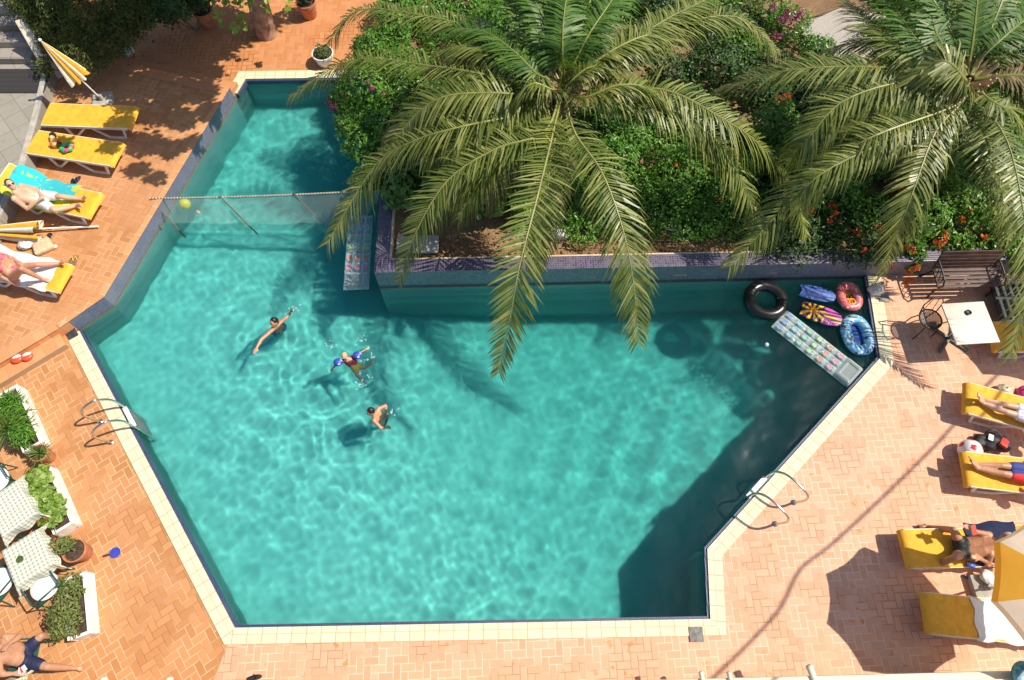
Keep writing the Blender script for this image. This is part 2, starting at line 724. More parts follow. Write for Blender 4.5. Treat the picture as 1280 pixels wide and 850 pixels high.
chain = [pA + (pB - pA).normalized() * .1, pB, pC, pD, pE, pF]
sgn = -1 if offset(chain, 1)[1].y > pB.y else 1
coping(chain, sgn)
chain2 = [ta + (p0 - ta) * .15, p0, p1]
sg2 = 1 if offset(chain2, 1)[1].y > p0.y else -1
coping(chain2, sg2)

# basin
wall_m = mosaic('pool_mosaic', .025, (.075, .075, .14), (.17, .165, .25), (.22, .215, .26), zbands=True)
n = len(POOL)
mb = MB()
tops = {0: .0, 9: TZ}
for i in range(n):
    a, b = POOL[i], POOL[(i + 1) % n]
    za = zb = -.005
    if i in (8, 9):
        za = zb = TZ - .004
    mb.add([V((a.x, a.y, -3.2)), V((b.x, b.y, -3.2)), V((b.x, b.y, zb)), V((a.x, a.y, za))], [(0, 1, 2, 3)])
pw = mb.build('pool_wall', wall_m, smooth=False, fix=False)
tag(pw, kind='structure')


def fz(x, y):
    a = min(1, max(0, (x + 4.0) / 6.5 * .75 + (y - 1.5) / 6.5 * .42))
    z = -1.15 - 1.15 * a * a * (3 - 2 * a)
    b = min(1, max(0, (y - 8.2) / .8))
    return z * (1 - b) + (-1.35) * b


floor_t = T('pool_floor_tiles')
pv = floor_t.pos()
fx_, fy_, fz_ = floor_t.xyz(pv)
c_ = floor_t.mix(floor_t.noise(pv, .8, 4), (.23, .80, .755), (.34, .90, .85))
floor_t.base(c_, .6)
N = 50
xs = np.linspace(-9.2, 8.2, N)
ys = np.linspace(-1, 13.8, N)
mb = MB()
mb.add([(x, y, fz(x, y)) for y in ys for x in xs], [(j * N + i, j * N + i + 1, (j + 1) * N + i + 1, (j + 1) * N + i) for j in range(N - 1) for i in range(N - 1)])
pf = mb.build('pool_floor', floor_t.m, fix=False)
tag(pf, kind='structure')

# water: a rippled surface over the body that tints it
WAVES = []
_r = random.Random(4)
for k in range(64):
    L = math.exp(_r.uniform(math.log(.13), math.log(1.0)))
    th = _r.gauss(0, 1.1) + (0 if k % 2 else math.pi / 2.3)
    WAVES.append((.00042 * (L / .3) ** 1.25, 2 * math.pi / L * math.cos(th), 2 * math.pi / L * math.sin(th), _r.uniform(0, 6.28)))
RINGS = [(P(343, 405, WZ), .0016, .26), (P(440, 452, WZ), .0024, .25), (P(472, 520, WZ), .0020, .30)]


def wave(X, Y):
    Z = np.zeros_like(X)
    calm = .72 + .35 * np.sin(X * .8 + 1.3) * np.cos(Y * .6 + .4)
    for a, kx, ky, ph in WAVES:
        Z += a * np.sin(kx * X + ky * Y + ph)
    Z *= calm * (1.02 - .42 / (1 + np.exp(-(X - 1.0) * 1.3)))
    for c, a, L in RINGS:
        r = np.sqrt((X - c.x) ** 2 + (Y - c.y) ** 2) + .07 * np.sin(X * 4.1 + c.x) * np.sin(Y * 3.7)
        Z += a * np.sin(2 * math.pi * r / L) * np.exp(-((r - .7) / .55) ** 2) * (.6 + .4 * np.sin(np.arctan2(Y - c.y, X - c.x) * 3 + c.y))
    return Z


h = .028
xs = np.arange(-8.8, 8.0, h)
ys = np.arange(-.4, 13.4, h)
X, Y = np.meshgrid(xs, ys)
Z = wave(X, Y) + WZ
ny_, nx_ = X.shape


def inside(X, Y, poly, grow=.06):
    c = V((sum(p.x for p in poly) / len(poly), sum(p.y for p in poly) / len(poly), 0))
    ins = np.zeros(X.shape, bool)
    near = np.zeros(X.shape, bool)
    m = len(poly)
    for i in range(m):
        a, b = poly[i], poly[(i + 1) % m]
        cond = ((a.y > Y) != (b.y > Y))
        xi = (b.x - a.x) * (Y - a.y) / ((b.y - a.y) if abs(b.y - a.y) > 1e-9 else 1e-9) + a.x
        ins ^= cond & (X < xi)
        d = b - a
        tt = np.clip(((X - a.x) * d.x + (Y - a.y) * d.y) / d.length_squared, 0, 1)
        near |= ((X - a.x - tt * d.x) ** 2 + (Y - a.y - tt * d.y) ** 2) < grow * grow
    return ins | near


ok = inside(X, Y, POOL)
idx = np.full(X.shape, -1)
idx[ok] = np.arange(ok.sum())
Q = np.stack([idx[:-1, :-1], idx[:-1, 1:], idx[1:, 1:], idx[1:, :-1]], -1).reshape(-1, 4)
Q = Q[(Q >= 0).all(1)]
me = bpy.data.meshes.new('water')
me.from_pydata(np.stack([X[ok], Y[ok], Z[ok]], -1).tolist(), [], Q.tolist())
me.polygons.foreach_set('use_smooth', [True] * len(me.polygons))
wt = T('water')
wt.b.inputs['Transmission Weight'].default_value = 1
wt.b.inputs['IOR'].default_value = 1.33
wt.base((1, 1, 1), .21)
_tr = wt.n('BsdfTransparent')
_mx = wt.n('MixShader')
_mx.inputs[0].default_value = .14
wt.t.links.new(wt.b.outputs[0], _mx.inputs[1])
wt.t.links.new(_tr.outputs[0], _mx.inputs[2])
wt.t.links.new(_mx.outputs[0], wt.out.inputs[0])
me.materials.append(wt.m)
wo = bpy.data.objects.new('water', me)
COL.objects.link(wo)
tag(wo, kind='structure')
wo.cycles.is_caustics_caster = True
for o in (pw, pf):
    o.cycles.is_caustics_receiver = True
vt = T('water_tint')
vt.t.nodes.remove(vt.b)
va = vt.n('VolumeAbsorption')
va.inputs[0].default_value = (.0, .955, .925, 1)
va.inputs[1].default_value = .60
vs_ = vt.n('VolumeScatter')
vs_.inputs['Color'].default_value = (.05, 1, .95, 1)
vs_.inputs['Density'].default_value = .20
vs_.inputs['Anisotropy'].default_value = .2
ad_ = vt.n('AddShader')
vt.t.links.new(va.outputs[0], ad_.inputs[0])
vt.t.links.new(vs_.outputs[0], ad_.inputs[1])
vt.t.links.new(ad_.outputs[0], vt.out.inputs['Volume'])
mb = MB()
mb.prism(POOL, -3.15, WZ + .06)
tag(mb.build('water_body', vt.m, smooth=False), kind='structure')

# planter: L-shaped mosaic wall round a raised bed
plant_m = mosaic('purple_mosaic', .05, (.042, .034, .075), (.125, .092, .16), (.17, .155, .19), face=((.15, .17, .20), (.27, .285, .31)))
pw_t = thing('planter_wall', 'low purple and grey mosaic wall holding back the palm bed beside the pool', 'wall', (p2.x, p2.y, 0), FANG)
LW = 17.0
DW = 9.5
mb = MB()
th_ = .29
mb.prism([V((0, 0, 0)), V((LW, 0, 0)), V((LW, th_, 0)), V((th_, th_, 0)), V((th_, DW, 0)), V((0, DW, 0))], -.145, PZ)
mb.build('wall_body', plant_m, pw_t, bevel=.012, smooth=False)
mb = MB()
mb.prism([V((th_, th_, 0)), V((LW, th_, 0)), V((LW, th_ + .035, 0)), V((th_ + .035, th_ + .035, 0)), V((th_ + .035, DW, 0)), V((th_, DW, 0))], .2, PZ - .012)
mb.build('inner_render', plain('cream_render', (.62, .50, .34), .9, .12), pw_t, smooth=False)
sign_m = plain('sign_tile', (.55, .42, .38), .4, .1)
red_m = plain('sign_red', (.42, .06, .04), .5, .1)
for px, wd in ((740, .13), (850, .25), (966, .13)):
    c = P(px, 343 - (px - 850) * .02, .15)
    lx = (xy(c) - p2).dot(fd)
    q = MB()
    q.box((lx, -.004, .16), (wd, .01, .075))
    so_ = q.build('depth_sign', sign_m, pw_t, smooth=False)
    q = MB()
    k = 0
    x = lx - wd / 2 + .022
    while x < lx + wd / 2 - .015:
        q.box((x, -.011, .16), (.007, .006, .045))
        if k % 3 != 1:
            q.box((x + .010, -.011, .178 if k % 2 else .16), (.014, .006, .008))
        if k % 2 == 0:
            q.box((x + .010, -.011, .142), (.014, .006, .008))
        x += .027
        k += 1
    q.build('lettering', red_m, so_, smooth=False)

# soil of the bed and ground behind
soil_t = T('bed_soil')
pv = soil_t.pos()
sc = soil_t.mix(soil_t.step(soil_t.noise(pv, 1.5, 5), .35, .65), (.20, .115, .055), (.31, .20, .10))
sc = soil_t.mix(soil_t.step(soil_t.noise(pv, 22, 3), .55, .68), sc, (.14, .06, .03))
soil_t.base(sc, .95)
soil_t.bump(soil_t.noise(pv, 30, 4), .8, .03)
o0 = p2 + fd * .3 + fn * .3
mb = MB()
NX, NY = 60, 36
vs = []
for j in range(NY + 1):
    for i in range(NX + 1):
        q = o0 + fd * (16.7 * i / NX) + fn * (9.2 * j / NY)
        e = min(1, j / 3, i / 3)
        vs.append(V((q.x, q.y, .36 + e * (.05 * math.sin(q.x * 2.1 + 1) * math.cos(q.y * 1.7) + .04 * random.random()))))
mb.add(vs, [(j * (NX + 1) + i, j * (NX + 1) + i + 1, (j + 1) * (NX + 1) + i + 1, (j + 1) * (NX + 1) + i) for j in range(NY) for i in range(NX)])
tag(mb.build('soil', soil_t.m, fix=False), kind='structure')
# gravel clearing at the rear
gr = T('gravel_path')
pv = gr.pos()
gr.base(gr.mix(gr.noise(pv, 26, 5), (.30, .27, .23), (.55, .50, .44)), .95)
gr.bump(gr.noise(pv, 50, 3), .8, .03)
gp = [P(*q, .5) for q in ((1000, 32), (1050, 10), (1110, 20), (1115, 60), (1080, 75), (1020, 68))]
mb = MB()
mb.prism(gp, .3, .5)
tag(mb.build('gravel_path', gr.m, smooth=False), kind='structure')
mb = MB()
gp = [P(*q, .46) for q in ((560, 60), (625, 70), (640, 110), (585, 100))]
mb.prism(gp, .3, .46)
tag(mb.build('stone_path', plain('pink_stone', (.60, .44, .38), .9, .1), smooth=False), kind='structure')

# ---- stone path, stairs on the far left
SPZ = TZ + .32
ed = [P(q[0], q[1], SPZ) for q in ((60, 92), (50, 138), (28, 218), (-30, 330))]
mb = MB()
mb.prism([ed[0], ed[1], ed[2], ed[3], V((-16, ed[3].y, 0)), V((-16, ed[0].y + .3, 0)), V((ed[0].x, ed[0].y + .3, 0))], -.02, SPZ)
tag(mb.build('stone_path', tiles('stone_slabs', R(40), .42, (.27, .245, .20), (.33, .30, .25), (.20, .175, .14), gap=.015), bevel=.01, smooth=False), kind='structure')
mb = MB()
inn = offset([xy(q) for q in ed], .13)
if inn[0].x > ed[0].x:
    inn = offset([xy(q) for q in ed], -.13)
for k in range(3):
    mb.prism([ed[k], ed[k + 1], inn[k + 1], inn[k]], SPZ + .002, SPZ + .03)
tag(mb.build('path_kerb', CONC, bevel=.008, smooth=False), kind='structure')
sx0 = P(44, 80, SPZ)
st_m = tiles('stair_stone', R(0), .33, (.28, .24, .20), (.34, .30, .25), (.17, .14, .11), gap=.02)
for k in range(6):
    mb = MB()
    y0 = sx0.y + .35 * k
    mb.prism([V((-16, y0, 0)), V((sx0.x - .02, y0, 0)), V((sx0.x - .02, y0 + 3, 0)), V((-16, y0 + 3, 0))], SPZ + .003 - .3, SPZ + .155 * (k + 1) + k * .001)
    tag(mb.build('stair', st_m, bevel=.012, smooth=False), kind='structure')
mb = MB()
q0, q1 = P(45, 72, SPZ + .35), P(18, 26, SPZ + .9)
dq = xy(q1) - xy(q0)
nq = V((dq.y, -dq.x, 0)).normalized() * .22
mb.add([xy(q0) + V((0, 0, 0)), xy(q1) + V((0, 0, 0)), xy(q1) + nq, xy(q0) + nq, q0, q1, q1 + nq, q0 + nq],
       [(0, 1, 2, 3), (4, 5, 6, 7), (0, 1, 5, 4), (1, 2, 6, 5), (2, 3, 7, 6), (3, 0, 4, 7)])
tag(mb.build('stair_wall', plain('stair_plaster', (.62, .56, .46), .85, .1, 4), bevel=.015, smooth=False),
    'short cream stair side wall sloping down beside the dark green bush', 'wall')
mb = MB()
ma, mbb = P(-3, 86, SPZ + .01), P(57, 117, SPZ + .01)
mb.box(((ma.x + mbb.x) / 2 - .2, (ma.y + mbb.y) / 2, SPZ + .016), (abs(ma.x - mbb.x) + .3, abs(ma.y - mbb.y) * .95, .025))
dm = T('door_mat')
_x, _y, _z = dm.xyz(dm.pos())
dm.base(dm.mix(dm.step(dm.M('SINE', dm.M('MULTIPLY', _y, 160.0)), -.2, .4), (.012, .011, .011), (.05, .045, .045)), .9)
tag(mb.build('door_mat', dm.m, bevel=.006, smooth=False), 'dark ribbed door mat lying at the foot of the stone stairs', 'mat')

# ---- balcony ledge with drain spouts below the camera
la, lb = P(1290, 838, 1.0), P(500, 858, 1.0)
d = (lb - la).normalized()
nrm = V((-d.y, d.x, 0))
if nrm.y > 0:
    nrm = -nrm
lg = thing('balcony_ledge', 'cream balcony ledge with stub drain spouts along the bottom of the photo', 'ledge', (0, 0, 0))
LEDM = plain('cream_paint', (.70, .63, .46), .6, .05, 5)
mb = MB()
ext = lb + d * 12
mb.prism([la, ext, ext + nrm * .9, la + nrm * .9], .82, 1.0)
mb.prism([la + nrm * .05, ext + nrm * .05, ext + nrm * .9, la + nrm * .9], -.02, .82)
mb.build('ledge_slab', LEDM, lg, bevel=.02, smooth=False)
mb = MB()
mb.prism([la + nrm * .1, ext + nrm * .1, ext + nrm * .16, la + nrm * .16], 1.002, 1.06)
mb.build('kerb_strip', LEDM, lg, bevel=.012, smooth=False)
for a, b, r in (((1011, 831), (1019, 853), .05), ((876, 839), (879, 856), .036), ((911, 839), (914, 856), .036), ((130, 846), (128, 872), .05), ((212, 846), (211, 870), .05)):
    A, B = P(*a, 1.04), P(*b, 1.0)
    B = B + (B - A) * .6
    q = MB()
    q.tube([A, A + (B - A) * .05, A + (B - A) * .16, B], [r * .7, r * 1.15, r, r], 12)
    q.build('drain_spout', LEDM, lg)
mb = MB()
c = P(1281, 846, 1.1)
dk = T('blue_glaze')
o = dk.obj()
rx, ry, rz = dk.xyz(o)
rad = dk.M('SQRT', dk.M('ADD', dk.M('MULTIPLY', rx, rx), dk.M('MULTIPLY', ry, ry)))
dk.base(dk.mix(dk.step(dk.noise(o, 22, 3), .45, .6), dk.mix(dk.step(rad, .12, .16), (.02, .10, .25), (.05, .16, .12)), (.10, .30, .22)), .4)
mb.lathe([(.001, 0), (.12, 0), (.2, .05), (.215, .07), (.2, .075), (.13, .03), (.001, .025)], 28)
o = mb.build('plate', dk.m)
o.location = (c.x, c.y, 1.063)
tag(o, 'round blue and green patterned dish resting on the cream balcony ledge', 'dish')
# ================================================================== plants
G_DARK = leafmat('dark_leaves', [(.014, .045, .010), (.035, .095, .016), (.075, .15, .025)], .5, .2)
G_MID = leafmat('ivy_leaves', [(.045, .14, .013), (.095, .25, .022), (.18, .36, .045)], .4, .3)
G_FIG = leafmat('broad_leaves', [(.05, .13, .018), (.10, .22, .035), (.17, .32, .06)], .4, .3)
G_YEL = leafmat('lime_leaves', [(.10, .20, .02), (.18, .30, .03), (.30, .38, .06)], .45, .3)
G_OLIVE = leafmat('olive_leaves', [(.07, .10, .02), (.14, .18, .04), (.22, .25, .07)], .5, .2)
G_PALM = leafmat('palm_leaflets', [(.07, .105, .014), (.15, .19, .030), (.33, .33, .10)], .40, .28)
G_OLD = leafmat('old_palm_leaflets', [(.10, .07, .025), (.20, .15, .05), (.32, .25, .11)], .7, .15)
G_PALM2 = leafmat('young_palm_leaflets', [(.04, .11, .014), (.075, .17, .02), (.13, .23, .035)], .5, .28)
G_SPIKE = leafmat('spiky_leaves', [(.06, .12, .02), (.12, .20, .04), (.25, .30, .09)], .4, .2)
FL_MAG = leafmat('magenta_petals', [(.35, .02, .16), (.55, .05, .28)], .6, .3)
FL_ORA = leafmat('orange_petals', [(.65, .06, .015), (.80, .14, .03)], .55, .3)
FL_RED = leafmat('red_petals', [(.55, .01, .05), (.65, .03, .10)], .55, .2)
BARK = plain('palm_bark', (.20, .13, .075), .95, .3, 9, bump=.9, bscale=22)
STEMM = plain('woody_stem', (.24, .17, .10), .9, .2, 10)
RACH = plain('palm_midrib', (.24, .25, .06), .45, .15, 5)
DEAD = plain('dry_stalk', (.45, .30, .17), .9, .2, 8)


def leafcloud(name, pts, nrm, size, mat, parent=None, asp=.55, jit=.6, seed=1):
    """one mesh of separate leaves at pts"""
    r = np.random.default_rng(seed)
    n = len(pts)
    nrm = nrm + r.normal(0, jit, (n, 3))
    nrm /= np.linalg.norm(nrm, axis=1)[:, None] + 1e-9
    a = r.normal(0, 1, (n, 3))
    a[:, 2] -= .4
    t = a - nrm * (a * nrm).sum(1)[:, None]
    t /= np.linalg.norm(t, axis=1)[:, None] + 1e-9
    b = np.cross(nrm, t)
    s = size * r.uniform(.6, 1.25, n)[:, None]
    v = np.empty((n, 6, 3))
    v[:, 0] = pts
    v[:, 1] = pts + t * s * .35 + b * s * asp * .5 + nrm * s * .08
    v[:, 2] = pts + t * s * .75 + b * s * asp * .36
    v[:, 3] = pts + t * s - nrm * s * .12
    v[:, 4] = pts + t * s * .75 - b * s * asp * .36
    v[:, 5] = pts + t * s * .35 - b * s * asp * .5 + nrm * s * .08
    i = np.arange(n)[:, None] * 6
    f = np.concatenate([i + np.array([[0, 1, 2, 3]]), i + np.array([[0, 3, 4, 5]])])
    me = bpy.data.meshes.new(name)
    me.from_pydata(v.reshape(-1, 3).tolist(), [], f.tolist())
    me.materials.append(mat)
    o = bpy.data.objects.new(name, me)
    COL.objects.link(o)
    if parent:
        o.parent = parent
    return o


def blobs(spec, n, seed=1, zmin=.36, deep=.55):
    """leaf points in ellipsoid clumps [(centre, radii)]; uneven, with gaps"""
    r = np.random.default_rng(seed)
    vols = np.array([q[1][0] * q[1][1] + q[1][0] * q[1][2] for q in spec])
    cnt = (vols / vols.sum() * n).astype(int)
    P_, N_ = [], []
    for (c, rad), k in zip(spec, cnt):
        d = r.normal(0, 1, (k, 3))
        d[:, 2] = np.abs(d[:, 2]) * 1.0 - .25
        d /= np.linalg.norm(d, axis=1)[:, None]
        ph = r.uniform(0, 6.28, 6)
        lump = 1 + .22 * np.sin(d[:, 0] * 5 + ph[0]) * np.sin(d[:, 1] * 5 + ph[1]) + .15 * np.sin(d[:, 0] * 11 + ph[2]) * np.sin(d[:, 2] * 9 + ph[3])
        rr = (r.uniform(deep, 1, k) ** .6) * lump
        p = np.array(c)[None] + d * np.array(rad)[None] * rr[:, None]
        P_.append(p)
        N_.append(d * .7 + np.array([0, 0, .7]))
    P_, N_ = np.concatenate(P_), np.concatenate(N_)
    k = P_[:, 2] > zmin
    return P_[k], N_[k]


def twigs(parent, base, tips, r=.02, mat=None, name='stem'):
    mb = MB()
    for q in tips:
        m = (V(base) + V(q)) / 2 + V((random.uniform(-.1, .1), random.uniform(-.1, .1), .1))
        mb.tube([V(base), m, V(q)], [r, r * .7, r * .35], 6)
    return mb.build(name, mat or STEMM, parent)


def clusters(name, centres, k, rad, size, mat, parent, seed=3):
    r = np.random.default_rng(seed)
    for i, q in enumerate(centres):
        c = np.repeat(np.array([list(q)]), k, 0)
        d = r.normal(0, 1, c.shape)
        d /= np.linalg.norm(d, axis=1)[:, None]
        d[:, 2] = np.abs(d[:, 2])
        leafcloud(name, c + d * rad * r.uniform(.3, 1, (len(c), 1)), d, size, mat, parent, .9, .4, seed + i)


def shrub(name, label, cat, spec, n, size, mat, seed=1, group=None, asp=.55, flowers=None, zmin=.36, tall=.36, deep=.5):
    """spec [(px,py,z, rx,ry,rz)] in photo pixels + height"""
    sp = [(P(a, b, c), (d, e, f)) for a, b, c, d, e, f in spec]
    cx = sum((q[0] for q in sp), V()) / len(sp)
    base = V((cx.x, cx.y, tall))
    t = thing(name, label, cat, base, 0, group)
    inv = np.array(base)
    p, nn = blobs(sp, n, seed, zmin, deep)
    leafcloud('foliage', p - inv, nn, size, mat, t, asp, .55, seed)
    twigs(t, (0, 0, -.03), [q[0] - base for q in sp[:7]], .025)
    if flowers:
        fm, cs, k, rad, fs = flowers
        clusters('blossom', [P(*c) - base for c in cs], k, rad, fs, fm, t, seed + 9)
    return t


# ---- palms
def frond(pts, parent, wid=.42, mat=None, seed=0, start=.12, nl=104, droop=.55, lift=.22, roll=0.0):
    rr = random.Random(seed)
    N = 46
    c = spline(pts, N)
    mb = MB()
    wid *= 1.5
    rad = [.024 * (1 - i / N) ** 1.1 + .004 for i in range(N + 1)]
    mb.cur = 0
    mb.tube(c[::2], rad[::2], 6)
    mb.cur = 1
    ln = [0]
    for i in range(N):
        ln.append(ln[-1] + (c[i + 1] - c[i]).length)
    tot = ln[-1]
    last = None
    for k in range(nl):
        s = start + (1 - start) * (k + .5) / nl
        x = s * tot
        i = 0
        while i < N - 1 and ln[i + 1] < x:
            i += 1
        p = c[i].lerp(c[i + 1], (x - ln[i]) / max(1e-6, ln[i + 1] - ln[i]))
        tg = (c[min(N, i + 2)] - c[max(0, i - 1)]).normalized()
        side = tg.cross(V((0, 0, 1)))
        if side.length < .25 and last is not None:
            side = last - tg * last.dot(tg)
        side.normalize()
        if last is not None and side.dot(last) < 0:
            side = -side
        if last is not None:
            side = (side * .4 + last * .6)
            side = (side - tg * side.dot(tg)).normalized()
        last = side
        up = side.cross(tg)
        if roll:
            a = roll * s
            side, up = side * math.cos(a) + up * math.sin(a), up * math.cos(a) - side * math.sin(a)
        q = (s - start) / (1 - start)
        L = wid * (min(1, .55 + 2.4 * q)) * (1 - .62 * max(0, (q - .55) / .45) ** 1.4)
        fwd = .45 + .9 * q ** 1.5
        for sg in (-1, 1):
            if rr.random() < .03:
                continue
            l = L * rr.uniform(.78, 1.1)
            d = (side * sg + tg * (fwd + rr.uniform(-.22, .22)) + up * (lift * (1 - .5 * q) + rr.uniform(-.22, .22))).normalized()
            g = V((0, 0, -1)) * droop * l * rr.uniform(.6, 1.3)
            w_ = .009 + .007 * min(1, l / .5)
            f = (up - d * up.dot(d)).normalized().cross(d) * w_
            a0, a1, a2, a3 = p, p + d * l * .3 + g * .06, p + d * l * .68 + g * .36, p + d * l * .97 + g * 1.0
            mb.add([a0 - f * .5, a0 + f * .5, a1 - f, a1 + f, a2 - f * .8, a2 + f * .8, a3], [(0, 1, 3, 2), (2, 3, 5, 4), (4, 5, 6)])
    return mb.build('frond', [RACH, mat or G_PALM], parent, smooth=False, fix=False)


def palm(label, crown, traces, seed, fill, frond_len=2.6, girth=.2):
    base = V((crown.x, crown.y, .36))
    t = thing('palm_tree', label, 'palm tree', base)
    mb = MB()
    H = crown.z - .36
    prof = []
    nz = 26
    for i in range(nz + 1):
        z = H * i / nz
        r = girth * (1.25 - .3 * i / nz) * (1.0 + (.10 if i % 2 else 0))
        prof.append((r, z - .05))
    mb.lathe(prof, 18)
    mb.build('trunk', BARK, t, smooth=False)
    mb = MB()
    rr = random.Random(seed)
    for k in range(26):
        a = k * 2.4
        d = V((math.cos(a), math.sin(a), 0))
        z = H - .28 + .32 * k / 26
        b = V((0, 0, z)) + d * girth * .75
        mb.tube([b, b + d * .14 + V((0, 0, .17)), b + d * .20 + V((0, 0, .30))], [.055, .04, .018], 5)
    for k in range(10):
        a = rr.uniform(0, 6.28)
        d = V((math.cos(a), math.sin(a), rr.uniform(-.1, .4)))
        b = V((0, 0, H - .1))
        mb.tube([b, b + d * .3, b + d * .55 + V((0, 0, -.12))], [.018, .012, .006], 5)
    mb.build('leaf_bases', DEAD, t)
    k = 0
    for tr in traces:
        pts, z0, z1, z2, kw = tr
        n = len(pts)
        w_ = []
        for i, q in enumerate(pts):
            s = i / (n - 1)
            z = z0 * (1 - s) ** 2 + 2 * z1 * s * (1 - s) + z2 * s * s
            w_.append(P(q[0], q[1], z) - base)
        root = V((0, 0, H)) + (V((w_[0].x, w_[0].y, 0)).normalized() * .10)
        if (w_[0] - root).length > .12:
            w_ = [root] + w_
        frond(w_, t, seed=seed * 100 + k, **kw)
        k += 1
    for a, rise, ln, dr in fill:
        d = V((math.cos(a), math.sin(a), 0))
        pts = []
        for i in range(6):
            s = i / 5
            pts.append(V((0, 0, H)) + d * (.08 + ln * s * (1 - .2 * s * rise)) + V((0, 0, ln * (rise * s - dr * s * s))))
        frond(pts, t, seed=seed * 100 + k, wid=.40, mat=G_PALM2 if rise > .7 else (G_OLD if rise < .04 or rr.random() < .12 else None), roll=rr.uniform(-.4, .4))
        k += 1
    return t


PC1 = P(704, 108, 3.2)
W = dict
tr1 = [
    ([(695, 150), (672, 245), (650, 330), (637, 400), (624, 466)], 3.2, 3.6, 1.3, W(droop=.15, lift=.35)),
    ([(718, 165), (752, 215), (778, 285), (792, 355), (798, 428)], 3.2, 3.6, 1.4, W(wid=.45)),
    ([(680, 165), (620, 186), (560, 225), (520, 290), (498, 352)], 3.2, 3.5, 1.3, W(wid=.36, droop=.2)),
    ([(660, 140), (578, 158), (518, 176), (468, 208), (408, 305)], 3.2, 3.7, 1.5, W(wid=.46)),
    ([(665, 118), (612, 116), (555, 121), (515, 148), (480, 198)], 3.3, 4.0, 2.4, W(wid=.46, roll=.5)),
    ([(672, 108), (600, 92), (535, 82), (440, 75), (362, 122)], 3.3, 3.9, 1.9, W(wid=.44)),
    ([(680, 100), (600, 40), (520, 18), (445, 14), (406, 62)], 3.3, 3.9, 2.2, W(wid=.42)),
    ([(690, 100), (671, 92), (640, 62), (600, 38), (536, 36)], 3.3, 4.2, 3.3, W(wid=.40, mat=G_PALM2)),
    ([(705, 92), (703, 60), (706, 10), (720, -60)], 3.4, 4.4, 4.4, W(wid=.42, mat=G_PALM2)),
    ([(700, 92), (690, 50), (668, 0), (640, -40)], 3.4, 4.3, 4.2, W(wid=.42, mat=G_PALM2)),
    ([(712, 92), (735, 45), (765, 0), (790, -40)], 3.4, 4.3, 4.0, W(wid=.42, mat=G_PALM2)),
    ([(735, 105), (790, 68), (850, 30), (925, 22), (974, 66)], 3.3, 3.9, 2.4, W(wid=.46)),
    ([(730, 98), (780, 58), (840, 20), (905, -10)], 3.3, 3.9, 3.2, W(wid=.42)),
    ([(712, 104), (735, 85), (756, 86), (765, 108)], 3.5, 4.0, 3.3, W(wid=.34, roll=.9)),
    ([(730, 122), (775, 106), (815, 114), (850, 156)], 3.4, 3.9, 2.9, W(wid=.42, roll=.7)),
    ([(740, 130), (800, 125), (860, 148), (915, 200), (948, 285)], 3.2, 3.7, 1.5, W(wid=.46)),
    ([(745, 115), (830, 112), (906, 150), (951, 182), (990, 230)], 3.2, 3.7, 1.7, W(wid=.46)),
    ([(690, 112), (668, 104), (650, 116), (640, 144)], 3.5, 4.0, 3.1, W(wid=.34, roll=-.8)),
    ([(700, 130), (660, 170), (612, 200), (560, 240), (545, 275)], 3.1, 3.2, 1.6, W(wid=.44)),
    ([(705, 135), (690, 190), (682, 260), (668, 340)], 3.1, 3.2, 1.5, W(wid=.36)),
]
fill1 = [(2.2, .8, 2.6, .5), (1.2, .9, 2.6, .55), (.5, .6, 2.8, .6), (2.8, .6, 2.7, .6), (1.7, 1.1, 2.4, .5), (.9, .4, 2.6, .7), (2.5, .3, 2.6, .75), (3.4, .2, 2.3, .75), (4.5, -.1, 1.8, .8), (3.9, -.1, 1.8, .8)]
for k in range(5, 16):
    a_ = R(-35 + k * 17.5)
    fill1.append((a_, .10 + .10 * (k % 3), 2.5 + .25 * (k % 2), .50))
fill1 += [(R(200), .15, 2.7, .5), (R(160), .35, 2.9, .55), (R(185), .3, 2.9, .5)]
palm('large feathery palm overhanging the pool, drooping fronds reaching over the water', PC1, tr1, 1, fill1)

